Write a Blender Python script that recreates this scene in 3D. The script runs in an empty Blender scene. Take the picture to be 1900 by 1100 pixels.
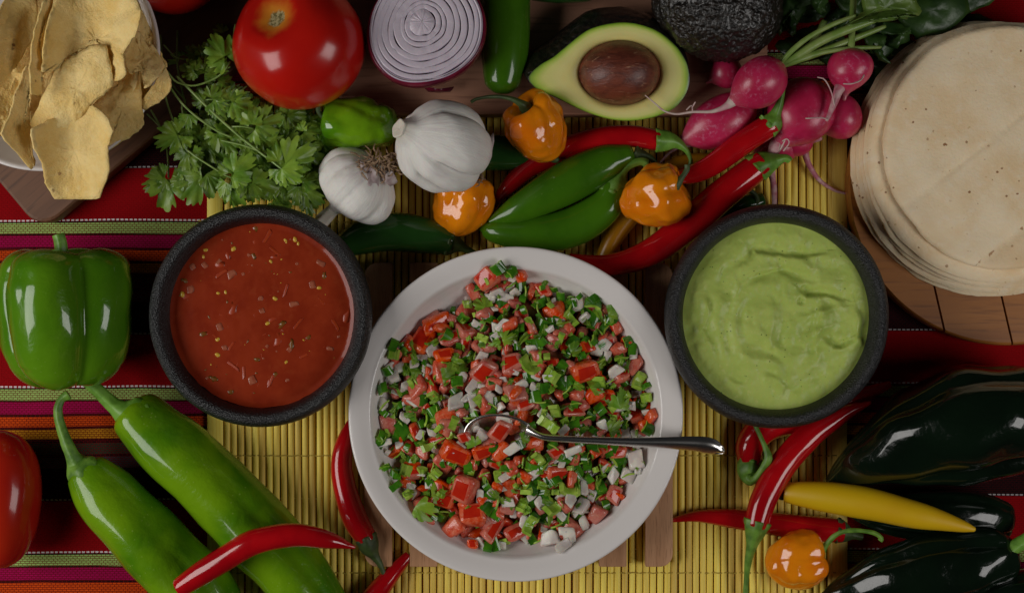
import bpy, bmesh, math, random
from mathutils import Vector, Matrix, noise, Quaternion
random.seed(7)
PI = math.pi
scene = bpy.context.scene
C = scene.collection

# ---------------------------------------------------------------- camera
S = 0.00042          # metres on the table top for one pixel of the photograph
H = 1.15             # camera height over the cloth
cam_d = bpy.data.cameras.new('camera'); cam = bpy.data.objects.new('camera', cam_d); C.objects.link(cam)
cam_d.sensor_width = 36; cam_d.lens = 36*H/(1900*S)
cam.location = (0, 0, H); cam.rotation_euler = (0, 0, 0)
cam_d.clip_start = .05; cam_d.clip_end = 100
scene.camera = cam
# ---------------------------------------------------------------- world and studio lamps
w = bpy.data.worlds.new('World'); scene.world = w; w.use_nodes = True
bg = w.node_tree.nodes['Background']; bg.inputs[0].default_value = (.9, .95, 1, 1); bg.inputs[1].default_value = .007
def softbox(name, loc, aim, sx, sy, power, col):
    d = bpy.data.lights.new(name, 'AREA'); d.shape = 'RECTANGLE'; d.size = sx; d.size_y = sy; d.energy = power; d.color = col
    o = bpy.data.objects.new(name, d); C.objects.link(o); o.location = loc
    o.rotation_euler = (Vector(aim)-Vector(loc)).to_track_quat('-Z', 'Y').to_euler(); return o
softbox('softbox_key', (-1.08, -.14, .80), (-.02, 0, 0), .76, .70, 9.6, (1, .97, .93))
softbox('softbox_fill', (.98, -.36, .92), (.05, 0, 0), .58, .52, 5.0, (1, .97, .94))
scene.view_settings.view_transform = 'Standard'; scene.view_settings.look = 'None'
scene.view_settings.exposure = 0; scene.view_settings.gamma = 1
scene.render.engine = 'CYCLES'
scene.cycles.use_denoising = True
scene.cycles.max_bounces = 6
scene.cycles.sample_clamp_indirect = 3

# ---------------------------------------------------------------- helpers: placing
def W(u, v, z=0):
    """point of the photograph (pixel u, v) that lies z millimetres above the cloth -> metres"""
    zz = z*.001; k = S*(H-zz)/H
    return Vector(((u-950)*k, (550-v)*k, zz))
def L(px, z=0): return px*S*(H-z*.001)/H
def wv(p): return p if isinstance(p, Vector) else W(*p[:3])

# ---------------------------------------------------------------- helpers: objects
def thing(name, label, cat, loc, group=None):
    o = bpy.data.objects.new(name, None); o.empty_display_size = .01; C.objects.link(o)
    o.location = loc; o['label'] = label; o['category'] = cat
    if group: o['group'] = group
    return o
def tag(o, label, cat, group=None):
    o['label'] = label; o['category'] = cat
    if group: o['group'] = group
    return o
def mesh(name, vf, mat, parent=None, smooth=True, origin=None, attr=None, mats=None, fmat=None):
    """vf = (verts in world metres, faces[, attr]) -> one mesh object; vertices are stored relative to the parent's origin"""
    verts, faces = vf[0], vf[1]
    if len(vf) > 2 and attr is None: attr = vf[2]
    org = Vector(origin) if origin is not None else (abs_loc(parent) if parent else Vector((0, 0, 0)))
    me = bpy.data.meshes.new(name)
    me.from_pydata([tuple(Vector(p)-org) for p in verts], [], faces)
    for m in (mats or [mat]): me.materials.append(m)
    if smooth: me.polygons.foreach_set('use_smooth', [True]*len(me.polygons))
    if fmat: me.polygons.foreach_set('material_index', fmat)
    if attr:
        a = me.attributes.new('sp', 'FLOAT_VECTOR', 'POINT')
        a.data.foreach_set('vector', [c for t in attr for c in t])
    me.validate(); me.update()
    o = bpy.data.objects.new(name, me); C.objects.link(o)
    if parent: o.parent = parent
    else: o.location = org
    return o
def abs_loc(o):
    p = Vector((0, 0, 0))
    while o: p = p+Vector(o.location); o = o.parent
    return p
def inst(me, name, parent, loc, rot=None, sc=1):
    o = bpy.data.objects.new(name, me); C.objects.link(o); o.parent = parent
    o.location = Vector(loc)-abs_loc(parent)
    if rot is not None:
        o.rotation_mode = 'QUATERNION'; o.rotation_quaternion = rot
    o.scale = (sc, sc, sc) if isinstance(sc, (int, float)) else sc
    return o

# ---------------------------------------------------------------- helpers: shapes
def crm(P, t):
    """Catmull-Rom through a list of tuples/Vectors at parameter t in 0..len-1"""
    n = len(P); i = min(max(int(math.floor(t)), 0), n-2); f = t-i
    p1, p2 = P[i], P[i+1]
    p0 = P[i-1] if i > 0 else tuple(2*a-b for a, b in zip(p1, p2))
    p3 = P[i+2] if i+2 < n else tuple(2*b-a for a, b in zip(p1, p2))
    return tuple(.5*(2*b+(c-a)*f+(2*a-5*b+4*c-d)*f*f+(3*b-a-3*c+d)*f**3) for a, b, c, d in zip(p0, p1, p2, p3))
def refine(P, per=6):
    out = []
    for i in range((len(P)-1)*per+1): out.append(crm(P, i/per))
    return out
class Curve:
    def __init__(s, pts, ref=(0, 0, 1)):
        P = [tuple(wv(p)) for p in pts]
        s.p = [Vector(q) for q in (refine(P, 10) if len(P) > 2 else refine([P[0], tuple((a+b)/2 for a, b in zip(*P)), P[1]], 6))]
        s.d = [0]
        for a, b in zip(s.p, s.p[1:]): s.d.append(s.d[-1]+(b-a).length)
        s.len = s.d[-1]; s.ref = Vector(ref)
    def at(s, t):
        x = t*s.len
        if x <= 0: T = (s.p[1]-s.p[0]).normalized(); return s.p[0]+T*x, T
        if x >= s.len: T = (s.p[-1]-s.p[-2]).normalized(); return s.p[-1]+T*(x-s.len), T
        lo, hi = 0, len(s.d)-1
        while hi-lo > 1:
            m = (lo+hi)//2
            if s.d[m] <= x: lo = m
            else: hi = m
        f = (x-s.d[lo])/max(s.d[hi]-s.d[lo], 1e-9)
        n = len(s.p)
        t0 = (s.p[min(lo+1, n-1)]-s.p[max(lo-1, 0)]).normalized(); t1 = (s.p[min(lo+2, n-1)]-s.p[lo]).normalized()
        return s.p[lo].lerp(s.p[hi], f), t0.lerp(t1, f).normalized()
    def frame(s, t):
        p, T = s.at(t)
        side = s.ref.cross(T)
        if side.length < 1e-5: side = Vector((1, 0, 0))
        side.normalize(); nrm = T.cross(side); return p, T, nrm, side
def body(path, prof, R, m=40, per=5, fn=None, amp=0, freq=60, seed=0, ref=(0, 0, 1), zref=None, amp2=0, freq2=200):
    """a closed turned shape along a curve: prof = [(s along the curve, radius)], radius in units of R (metres);
    fn(s, th) -> (radius factor, shift along the axis in units of R)"""
    cv = path if isinstance(path, Curve) else Curve(path, ref)
    pr = refine(prof, per)
    V, F, A = [], [], []
    rm = max(p[1] for p in prof)
    so = Vector((seed*3.1, seed*1.7, seed*.9))
    rings = []
    for k, (s_, r) in enumerate(pr):
        first, last = k == 0, k == len(pr)-1
        r = max(r, 0)
        p, T, N, Sd = cv.frame(s_)
        if first or last:
            q = p
            rings.append([len(V)]); V.append(q); A.append((s_, 0, 0)); continue
        row = []
        for j in range(m):
            th = 2*PI*j/m
            f, sh = fn(s_, th) if fn else (1, 0)
            q = p+(N*math.cos(th)+Sd*math.sin(th))*(r*R*f)+T*(sh*R)
            if amp or amp2:
                d = (N*math.cos(th)+Sd*math.sin(th))
                e = noise.noise(q*freq+so)*amp
                if amp2: e += noise.noise(q*freq2+so)*amp2
                q = q+d*(e*min(1, r/(.3*rm)))
            row.append(len(V)); V.append(q); A.append((s_, r/rm, j/m))
        rings.append(row)
    for a, b in zip(rings, rings[1:]):
        for j in range(m):
            j2 = (j+1) % m
            if len(a) == 1 and len(b) == 1: continue
            if len(a) == 1: F.append((a[0], b[j2], b[j]))
            elif len(b) == 1: F.append((a[j], a[j2], b[0]))
            else: F.append((a[j], a[j2], b[j2], b[j]))
    return V, [f[::-1] for f in F], A
def lathe(c, prof, m=96, per=4, wob=0, seed=0):
    """about the vertical through c: prof = [(radius m, z m)] ; open or closed on the axis where radius is 0"""
    pr = refine(prof, per); V, F = [], []; rings = []
    for r, z in pr:
        if r < 1e-6: rings.append([len(V)]); V.append(Vector((c[0], c[1], z))); continue
        row = []
        for j in range(m):
            th = 2*PI*j/m; rr = r
            if wob: rr += wob*noise.noise(Vector((math.cos(th)*2+seed, math.sin(th)*2, z*20+seed)))
            row.append(len(V)); V.append(Vector((c[0]+rr*math.cos(th), c[1]+rr*math.sin(th), z)))
        rings.append(row)
    for a, b in zip(rings, rings[1:]):
        for j in range(m):
            j2 = (j+1) % m
            if len(a) == 1 and len(b) == 1: continue
            if len(a) == 1: F.append((a[0], b[j], b[j2]))
            elif len(b) == 1: F.append((a[j], b[0], a[j2]))
            else: F.append((a[j], b[j], b[j2], a[j2]))
    return V, F
def tube(pts, rad, m=10, per=None, ref=(0, 0, 1)):
    """a round stalk through points (u, v, z): rad in metres, one per point"""
    n = len(pts)
    prof = [(0, 0)]+[(i/(n-1), r) for i, r in enumerate(rad)]+[(1, 0)]
    prof[1] = (.001, rad[0]); prof[-2] = (.999, rad[-1])
    return body(pts, prof, 1, m=m, per=4, ref=ref)
def join(*vfs):
    V, F, A = [], [], []
    for vf in vfs:
        o = len(V); V += list(vf[0]); F += [tuple(i+o for i in f) for f in vf[1]]
        if len(vf) > 2: A += vf[2]
    return (V, F, A) if len(A) == len(V) else (V, F)
def sheet(outline, zf, rings=7, per=3, thick=.0016, nz=0, nf=40, seed=0, edge=0):
    """a thin bent sheet: outline [(u, v)] at the photograph, zf(x, y, rho) -> height in mm; has real thickness"""
    P = [(p[0], p[1]) for p in outline]; P2 = P+[P[0]]
    ol = []
    n = len(P)
    for i in range(n):
        for k in range(per):
            f = k/per
            p0, p1, p2, p3 = P[i-1], P[i], P[(i+1) % n], P[(i+2) % n]
            a = .5
            ol.append(tuple(p1[c]*(1-f)+p2[c]*f + .35*(crm([p0, p1, p2, p3], 1+f)[c]-(p1[c]*(1-f)+p2[c]*f)) for c in (0, 1)))
    m = len(ol)
    cu = sum(p[0] for p in ol)/m; cv_ = sum(p[1] for p in ol)/m
    top, F = [], []
    def pt(u, v, rho, j):
        z = zf(u, v, rho)
        q = W(u, v, z)
        e = noise.noise(Vector((u*.03+seed, v*.03, seed*1.3)))*1.0+.5*noise.noise(Vector((u*.09+seed, v*.09, seed)))
        q.z += (e+.28*noise.noise(Vector((u*.24+seed, v*.24, seed)))+.12*noise.noise(Vector((u*.5+seed, v*.5, seed))))*nz
        return q
    top.append(pt(cu, cv_, 0, 0))
    for k in range(1, rings+1):
        rho = k/rings
        for j, (u, v) in enumerate(ol):
            e = edge*noise.noise(Vector((j*.9, seed, 1)))*rho if edge else 0
            top.append(pt(cu+(u-cu)*rho+e, cv_+(v-cv_)*rho+e*.7, rho, j))
    for j in range(m): F.append((0, 1+(j+1) % m, 1+j))
    for k in range(1, rings):
        a, b = 1+(k-1)*m, 1+k*m
        for j in range(m): F.append((a+j, a+(j+1) % m, b+(j+1) % m, b+j))
    # orientation: faces up
    a, b, c = [top[i] for i in F[0][:3]]
    if (b-a).cross(c-a).z < 0: F = [f[::-1] for f in F]
    nrm = [Vector((0, 0, 0)) for _ in top]
    for f in F:
        a, b, c = [top[i] for i in f[:3]]
        nn = (b-a).cross(c-a)
        for i in f: nrm[i] = nrm[i]+nn
    bot = [p-nv.normalized()*thick for p, nv in zip(top, nrm)]
    N = len(top); e0 = 1+(rings-1)*m
    G = list(F)+[tuple(i+N for i in f[::-1]) for f in F]
    flip = None
    for j in range(m):
        q = (e0+j, e0+(j+1) % m, e0+(j+1) % m+N, e0+j+N)
        if flip is None:
            a, b, c = top[q[0]], top[q[1]], bot[q[1]-0 if q[1] < N else 0]
            out = (top[q[0]]-top[0]); nn = (top[q[1]]-top[q[0]]).cross(bot[q[1]]-top[q[0]])
            flip = nn.dot(out) < 0
        G.append(q[::-1] if flip else q)
    return top+bot, G
def rbox(c, sx, sy, sz, rc=.004, bev=.001, seg=5, rounded=(1, 1, 1, 1)):
    """a board: rounded corners in plan, bevelled rim; c = centre of its underside, local axes = world"""
    V = []; ol = []
    cs = [(1, 1), (-1, 1), (-1, -1), (1, -1)]
    for q, (a, b) in enumerate(cs):
        r = rc if rounded[q] else bev*1.2
        for k in range(seg+1):
            t = PI/2*(q+k/seg)
            ol.append((a*(sx/2-r)+r*math.cos(t), b*(sy/2-r)+r*math.sin(t)))
    lev = [(1-0, 0, bev), (0, bev, 0), (0, sz-bev, 0), (0, sz-bev*.3, bev*.3), (0, sz, bev)]
    m = len(ol); F = []
    for i, (_, z, ins) in enumerate(lev):
        for x, y in ol:
            l = math.hypot(x, y)
            V.append(Vector((c[0]+x-ins*x/l, c[1]+y-ins*y/l, c[2]+z)))
    for i in range(len(lev)-1):
        for j in range(m): F.append((i*m+j, i*m+(j+1) % m, (i+1)*m+(j+1) % m, (i+1)*m+j))
    F.append(tuple(range(m))[::-1]); F.append(tuple((len(lev)-1)*m+j for j in range(m)))
    return V, F

# ---------------------------------------------------------------- helpers: materials
class NT:
    def __init__(s, name):
        s.m = bpy.data.materials.new(name); s.m.use_nodes = True; s.t = s.m.node_tree
        s.b = s.t.nodes['Principled BSDF']; s.out = s.t.nodes['Material Output']
    def n(s, typ, **kw):
        x = s.t.nodes.new(typ)
        for k, v in kw.items(): setattr(x, k, v)
        return x
    def link(s, a, b): s.t.links.new(a, b)
    def put(s, sock, v):
        if isinstance(v, bpy.types.NodeSocket): s.t.links.new(v, sock)
        elif v is not None: sock.default_value = v
    def math(s, op, a, b=0, c=0, clamp=False):
        x = s.n('ShaderNodeMath', operation=op, use_clamp=clamp)
        for i, v in enumerate((a, b, c)): s.put(x.inputs[i], v)
        return x.outputs[0]
    def mix(s, f, a, b, typ='MIX'):
        x = s.n('ShaderNodeMix', data_type='RGBA', blend_type=typ)
        s.put(x.inputs[0], f); s.put(x.inputs[6], rgba(a)); s.put(x.inputs[7], rgba(b)); return x.outputs[2]
    def obj(s, rand=0, stretch=(1, 1, 1)):
        tc = s.n('ShaderNodeTexCoord'); mp = s.n('ShaderNodeMapping'); s.link(tc.outputs['Object'], mp.inputs[0])
        mp.inputs['Scale'].default_value = stretch
        if rand:
            oi = s.n('ShaderNodeObjectInfo'); s.link(s.math('MULTIPLY', oi.outputs['Random'], 7.3), mp.inputs['Location'])
        return mp.outputs[0]
    def sp(s):
        a = s.n('ShaderNodeAttribute', attribute_name='sp'); x = s.n('ShaderNodeSeparateXYZ'); s.link(a.outputs['Vector'], x.inputs[0])
        return x.outputs
    def noise(s, vec, sc, det=4, rough=.5, dist=0):
        x = s.n('ShaderNodeTexNoise'); s.link(vec, x.inputs['Vector'])
        x.inputs['Scale'].default_value = sc; x.inputs['Detail'].default_value = det
        x.inputs['Roughness'].default_value = rough; x.inputs['Distortion'].default_value = dist
        return x.outputs['Fac']
    def voro(s, vec, sc, feat='F1', rnd=1):
        x = s.n('ShaderNodeTexVoronoi', feature=feat); s.link(vec, x.inputs['Vector']); x.inputs['Scale'].default_value = sc
        x.inputs['Randomness'].default_value = rnd; return x.outputs[0]
    def step(s, v, lo, hi):
        x = s.n('ShaderNodeMapRange'); s.put(x.inputs[0], v); x.inputs[1].default_value = lo; x.inputs[2].default_value = hi
        x.interpolation_type = 'SMOOTHSTEP'; return x.outputs[0]
    def ramp(s, v, stops, mode='LINEAR'):
        x = s.n('ShaderNodeValToRGB'); s.put(x.inputs[0], v); cr = x.color_ramp; cr.interpolation = mode
        while len(cr.elements) < len(stops): cr.elements.new(.5)
        for e, (p, c) in zip(cr.elements, stops): e.position = p; e.color = rgba(c)
        return x.outputs[0]
    def bump(s, h, st=.3, dist=.001, nrm=None):
        x = s.n('ShaderNodeBump'); s.put(x.inputs['Height'], h); x.inputs['Strength'].default_value = st; x.inputs['Distance'].default_value = dist
        if nrm: s.link(nrm, x.inputs['Normal'])
        return x.outputs[0]
    def done(s, col=None, rough=None, nrm=None, **kw):
        s.put(s.b.inputs['Base Color'], rgba(col)); s.put(s.b.inputs['Roughness'], rough)
        if nrm is not None: s.link(nrm, s.b.inputs['Normal'])
        for k, v in kw.items(): s.put(s.b.inputs[k.replace('_', ' ')], v)
        return s.m
def rgba(c):
    if isinstance(c, (tuple, list)) and len(c) == 3: return (*c, 1)
    return c
def mat(name, c1, c2=None, sc=40, det=4, lo=.35, hi=.65, rough=.4, bump=0, bsc=300, bdist=.0006, spec=.5, coat=0, coatr=.08,
        sss=0, sr=(.01, .004, .002), rand=0, grad=None, spots=None, trans=0, stretch=(1, 1, 1), rough2=None, flecks=None, wr=None):
    n = NT(name); v = n.obj(rand, stretch)
    col = rgba(c1)
    if c2: col = n.mix(n.step(n.noise(v, sc, det), lo, hi), c1, c2)
    if grad:                      # pigment that changes along the thing: [(s, colour, weight)]
        sp = n.sp(); t = n.math('ADD', sp[0], n.math('MULTIPLY', n.math('SUBTRACT', n.noise(v, sc*1.5, 3), .5), .25))
        w_ = n.ramp(t, [(max(0, min(1, p)), (k, k, k)) for p, _, k in grad])
        col = n.mix(w_, col, grad[0][1])
    if spots:                     # (colour, scale, threshold)
        sv = n.voro(v, spots[1]); col = n.mix(n.step(sv, spots[2], spots[2]*.5), col, spots[0])
    if rand:
        oi = n.n('ShaderNodeObjectInfo'); hs = n.n('ShaderNodeHueSaturation'); n.put(hs.inputs['Color'], col)
        n.put(hs.inputs['Value'], n.math('ADD', n.math('MULTIPLY', oi.outputs['Random'], rand), 1-rand/2)); col = hs.outputs[0]
    if flecks:                    # small scars and specks: (colour, scale, threshold, opacity)
        fv = n.math('ADD', n.voro(v, flecks[1]), n.math('MULTIPLY', n.math('SUBTRACT', n.noise(v, flecks[1]*2, 2), .5), .25))
        fm = n.math('MULTIPLY', n.step(fv, flecks[2], flecks[2]*.5), n.step(n.noise(v, flecks[1]*.15, 2), .46, .62))
        col = n.mix(n.math('MULTIPLY', fm, flecks[3]), col, flecks[0])
        lg = n.noise(v, flecks[1]*.22, 5, .7); col = n.mix(n.math('MULTIPLY', n.step(lg, .55, .75), flecks[3]*.35), col, flecks[0])
    nb = n.bump(n.noise(v, bsc, 3), bump, bdist) if bump else None
    if wr:                        # broad dents and fine wrinkles: (scale, strength, distance)
        nb = n.bump(n.noise(v, wr[0], 5, .55, .4), wr[1], wr[2], nb)
    if rough2: rough = n.math('ADD', n.math('MULTIPLY', n.noise(v, sc*2, 3), rough2-rough), rough)
    if coat >= .4 and spec == .5: spec, coat = .12, min(1, coat*1.25)     # a waxy skin: nearly all the gloss in the sharp outer layer
    kw = dict(Coat_Weight=coat, Coat_Roughness=coatr, Subsurface_Weight=sss, Specular_IOR_Level=spec)
    n.done(col, rough, nb, **kw)
    if sss: n.b.inputs['Subsurface Radius'].default_value = (1, .5, .3); n.b.inputs['Subsurface Scale'].default_value = sr[0]
    if trans:
        tr = n.n('ShaderNodeBsdfTranslucent'); n.put(tr.inputs[0], col); mx = n.n('ShaderNodeMixShader'); mx.inputs[0].default_value = trans
        n.link(n.b.outputs[0], mx.inputs[1]); n.link(tr.outputs[0], mx.inputs[2]); n.link(mx.outputs[0], n.out.inputs[0])
    return n.m

# ---------------------------------------------------------------- the setting: table and cloth
def cloth_material():
    n = NT('woven_stripes'); tc = n.n('ShaderNodeTexCoord'); sep = n.n('ShaderNodeSeparateXYZ'); n.link(tc.outputs['Object'], sep.inputs[0])
    x, y = sep.outputs[0], sep.outputs[1]
    per = 308*S
    red = (.33, .003, .006); blk = (.006, .005, .006); grn = (.40, .62, .17); mag = (.42, .004, .09); org = (.75, .085, .006); gold = (.62, .26, .012)
    dgr = (.02, .05, .03); gry = (.05, .055, .065)
    st = [(0, red), (3, blk), (5, grn), (26, blk), (29, mag), (51, blk), (56, org), (75, blk), (80, gold), (98, blk), (106, dgr), (127, blk), (132, gry), (152, blk), (213, red)]
    wob = n.math('MULTIPLY', n.math('SUBTRACT', n.noise(tc.outputs['Object'], 9, 2), .5), .0035)
    yy = n.math('ADD', n.math('ADD', y, wob), -(550-403)*S)
    t = n.math('FRACT', n.math('ADD', n.math('DIVIDE', n.math('MULTIPLY', yy, -1), per), 10))
    base = n.ramp(t, [(p/308, c) for p, c in st], 'CONSTANT')
    # threads: a basket weave of the stripe's own weft over a red and black warp
    br = n.n('ShaderNodeTexBrick'); n.link(tc.outputs['Object'], br.inputs['Vector'])
    br.inputs['Scale'].default_value = 1; br.inputs['Brick Width'].default_value = .0034; br.inputs['Row Height'].default_value = .0017
    br.inputs['Mortar Size'].default_value = .00034; br.inputs['Mortar Smooth'].default_value = .6
    br.inputs['Color1'].default_value = (1, 1, 1, 1); br.inputs['Color2'].default_value = (.8, .8, .8, 1); br.inputs['Mortar'].default_value = (0, 0, 0, 1)
    open_ = n.ramp(t, [(0, (0, 0, 0)), (5/308, (1, 1, 1)), (152/308, (.3, .3, .3))], 'CONSTANT')
    warp = (.16, .006, .006)
    weave = n.mix(n.math('MULTIPLY', n.math('SUBTRACT', 1, br.outputs['Color']), n.math('MULTIPLY', open_, .9)), base, warp)
    fib = n.noise(tc.outputs['Object'], 900, 2)
    weave = n.mix(n.math('MULTIPLY', fib, .35), weave, (.02, .004, .004))
    # the dashed white thread at both edges of the red field
    dash = n.math('LESS_THAN', n.math('FRACT', n.math('DIVIDE', n.math('ADD', x, n.math('MULTIPLY', fib, .0008)), .0035)), .66)
    d1 = n.math('LESS_THAN', t, 3/308); d2 = n.math('MULTIPLY', n.math('GREATER_THAN', t, 210.5/308), n.math('LESS_THAN', t, 213/308))
    col = n.mix(n.math('MULTIPLY', dash, n.math('ADD', d1, n.math('MULTIPLY', d2, .6))), weave, (.72, .66, .66))
    hgt = n.math('ADD', br.outputs['Color'], n.math('MULTIPLY', fib, .4))
    return n.done(col, .85, n.bump(hgt, .55, .0005), Specular_IOR_Level=.04)
table = mesh('table', ([Vector((x, y, -.004)) for x, y in ((-3, -3), (3, -3), (3, 3), (-3, 3))], [(0, 1, 2, 3)]), mat('dark_table', (.02, .015, .012), rough=.7), smooth=False)
table['kind'] = 'structure'
V, F = [], []; nx, ny = 150, 110
for j in range(ny+1):
    for i in range(nx+1):
        x, y = (i/nx-.5)*1.5, (j/ny-.5)*1.1
        V.append(Vector((x, y, -.0006+.0005*noise.noise(Vector((x*14, y*14, 0))))))
for j in range(ny):
    for i in range(nx): a = j*(nx+1)+i; F.append((a, a+1, a+nx+2, a+nx+1))
cloth = tag(mesh('tablecloth', (V, F), cloth_material()), 'red woven tablecloth with black, green, magenta and orange stripes', 'tablecloth')
cloth.rotation_euler.z = .0055
# ---------------------------------------------------------------- bamboo mat
def bamboo_mat_material():
    n = NT('yellow_bamboo'); v = n.obj(1, (1, .03, 1)); oi = n.n('ShaderNodeObjectInfo')
    g = n.noise(v, 700, 4); base = n.mix(n.step(g, .3, .75), (.96, .73, .16), (.84, .58, .09))
    hs = n.n('ShaderNodeHueSaturation'); n.put(hs.inputs['Color'], base); n.put(hs.inputs['Value'], n.math('ADD', n.math('MULTIPLY', oi.outputs['Random'], .30), .80))
    n.put(hs.inputs['Hue'], n.math('ADD', n.math('MULTIPLY', oi.outputs['Random'], .02), .492))
    v2 = n.obj(1, (1, .12, 1)); blot = n.step(n.noise(v2, 90, 3), .58, .75)
    col = n.mix(n.math('MULTIPLY', blot, .45), hs.outputs[0], (.28, .15, .02))
    return n.done(col, .42, n.bump(g, .25, .0006), Specular_IOR_Level=.18)
M_slat = bamboo_mat_material()
mt = thing('bamboo_mat', 'yellow bamboo slat placemat under the bowls and the plate', 'placemat', W(977, 660, 0))
def slat_mesh(wid, hgt, seed, flat=False):
    V, F = [], []; ny = 14; y0, y1 = W(0, 1190, 1).y, W(0, 190, 1).y
    pr = [(-.5, 0), (-.5, .55), (-.28, .93), (0, 1), (.28, .93), (.5, .55), (.5, 0)] if not flat else [(-.5, 0), (-.5, .8), (-.46, 1), (0, 1), (.46, 1), (.5, .8), (.5, 0)]
    for k in range(ny+1):
        y = y0+(y1-y0)*k/ny
        dx = .00045*noise.noise(Vector((y*9, seed*5.1, 0))); dz = .0003*noise.noise(Vector((y*7, seed*3.3, 4)))
        ww = wid*(1+.07*noise.noise(Vector((y*12, seed*2, 9))))
        for a, b in pr: V.append(Vector((a*ww+dx, y, .0006+hgt*b+dz*b)))
    m = len(pr)
    for k in range(ny):
        for j in range(m-1): F.append((k*m+j, k*m+j+1, (k+1)*m+j+1, (k+1)*m+j))
    F.append(tuple(range(m))); F.append(tuple(ny*m+j for j in range(m))[::-1])
    F = [f[::-1] for f in F]
    me = bpy.data.meshes.new('slat'); me.from_pydata([tuple(p) for p in V], [], F); me.materials.append(M_slat)
    me.polygons.foreach_set('use_smooth', [True]*len(me.polygons)); me.update(); return me
var = [slat_mesh(L(11.0), .0026, s) for s in range(5)]
wide = [slat_mesh(L(29), .0026, 9, True), slat_mesh(L(29), .0026, 11, True)]
for k, u in enumerate((400, 1556)): inst(wide[k], 'slat', mt, Vector((W(u, 0, 0).x, 0, 0)))
u = 422.5; k = 0
while u < 1541:
    o = inst(var[random.randrange(5)], 'slat', mt, Vector((W(u+random.uniform(-.6, .6), 0, 0).x, 0, random.uniform(-.0002, .0002))))
    o.rotation_mode = 'XYZ'; o.rotation_euler = (0, 0, random.uniform(-.0012, .0012)); u += 13.15
M_thread = mat('cotton_thread', (.5, .36, .05), (.38, .25, .03), sc=300, rough=.8)
for v0 in (412, 628, 845, 1062):
    V, F, A = [], [], []
    pts = []
    for i in range(0, 2*88+1):
        u_ = 386+i*6.72
        pts.append((u_, v0+.8*math.sin(i*1.7), 3.3 if i % 2 else 2.2))
    mesh('thread', body(pts, [(0, 0), (.0005, 1), (.5, 1), (.9995, 1), (1, 0)], .00055, m=6, per=90), M_thread, mt)

# ---------------------------------------------------------------- slatted trivet under the plate
def wood(name, c1, c2, c3, axis=0, sc=1, rough=.5, grain=90, coat=0):
    n = NT(name); st = [1, 1, 1]; st[axis] = .07
    v = n.obj(1, tuple(st)); g = n.noise(v, grain*sc, 6, .6, .6); f = n.noise(v, grain*9*sc, 3)
    col = n.mix(n.step(g, .3, .7), c1, c2)
    col = n.mix(n.math('MULTIPLY', n.step(f, .52, .72), .55), col, c3)
    return n.done(col, rough, n.bump(n.math('ADD', g, n.math('MULTIPLY', f, .6)), .18, .0006), Coat_Weight=coat, Coat_Roughness=.25, Specular_IOR_Level=.4)
M_triv = wood('bamboo_trivet', (.60, .33, .18), (.47, .24, .12), (.25, .11, .05), axis=1, grain=130)
tr = thing('trivet', 'brown slatted wooden trivet with rounded corners under the white plate', 'trivet', W(962, 768, 3))
y0, y1 = W(0, 1051, 13).y, W(0, 487, 13).y
for i, u in enumerate((702, 786, 870, 962, 1050, 1137, 1223)):
    c = Vector((W(u, 0, 13).x, (y0+y1)/2, .0068))
    rd = (0, 1, 1, 0) if i == 0 else ((1, 0, 0, 1) if i == 6 else (0, 0, 0, 0))
    vf = rbox(c, L(51, 13), y1-y0, .0065, rc=.010, bev=.0008, rounded=rd)
    mesh('slat', vf, M_triv, tr, smooth=False)
for v0 in (610, 925):
    c = W(962, v0, 3); mesh('crossbar', rbox(Vector((c.x, c.y, .0032)), L(560), .020, .0036, rc=.003, bev=.0006), M_triv, tr, smooth=False)

# ---------------------------------------------------------------- white plate
M_por = mat('white_glaze', (.76, .72, .70), rough=.22, coat=.4, coatr=.06)
pc = W(957, 768, 55); k_ = L(1, 55)
def pp(*a): return [(r*k_, z*.001) for r, z in a]
prof = pp((0, 13.6), (160, 13.6), (168, 13.8), (176, 16), (240, 31), (296, 49), (308, 53), (310.5, 54.6), (309, 56), (304, 56.4), (292, 55.2), (278, 53), (271, 51.8), (266.5, 49.5), (262, 46), (248, 37), (225, 29), (190, 26.2), (100, 26), (0, 26))
plate = tag(mesh('plate', lathe(pc, prof, m=144, per=5), M_por, origin=Vector((pc.x, pc.y, .0136))), 'round white plate heaped with chopped tomato, onion and pepper', 'plate')

# ---------------------------------------------------------------- black stone bowls
def stone():
    n = NT('black_basalt'); v = n.obj()
    g = n.noise(v, 700, 4, .7); p = n.voro(v, 900)
    h = n.math('ADD', n.math('MULTIPLY', g, .8), n.math('MULTIPLY', p, .7))
    col = n.mix(n.step(g, .45, .8), (.006, .006, .007), (.022, .022, .024))
    return n.done(col, .36, n.bump(h, .85, .0012), Specular_IOR_Level=.55)
M_stone = stone()
def stone_bowl(u, v, r, label, iw=1.0):
    c = W(u, v, 74); k = L(1, 74)*r/205
    pr = [(0, 3.2), (90, 3.2), (120, 3.6), (132, 8), (170, 26), (197, 50), (204, 62), (205.5, 68), (203.5, 74), (198, 78), (191, 79.4), (183, 78.4), (177, 75), (172.5, 70), (170.5, 64), (167, 54), (150, 34), (110, 18), (0, 15)]
    pr = [((a if a < 176 else a)*k, z*.001) for a, z in pr]
    return tag(mesh('stone_bowl', lathe(c, pr, m=160, per=5, wob=.0006, seed=u), M_stone, origin=Vector((c.x, c.y, .0032))), label, 'bowl', 'black stone bowls of dip'), c, k
bowl_s, cs, ks = stone_bowl(481.5, 585.5, 207, 'round black stone bowl holding red tomato salsa')
bowl_g, cg, kg = stone_bowl(1443, 587.5, 208.5, 'round black stone bowl holding green avocado dip')

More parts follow.
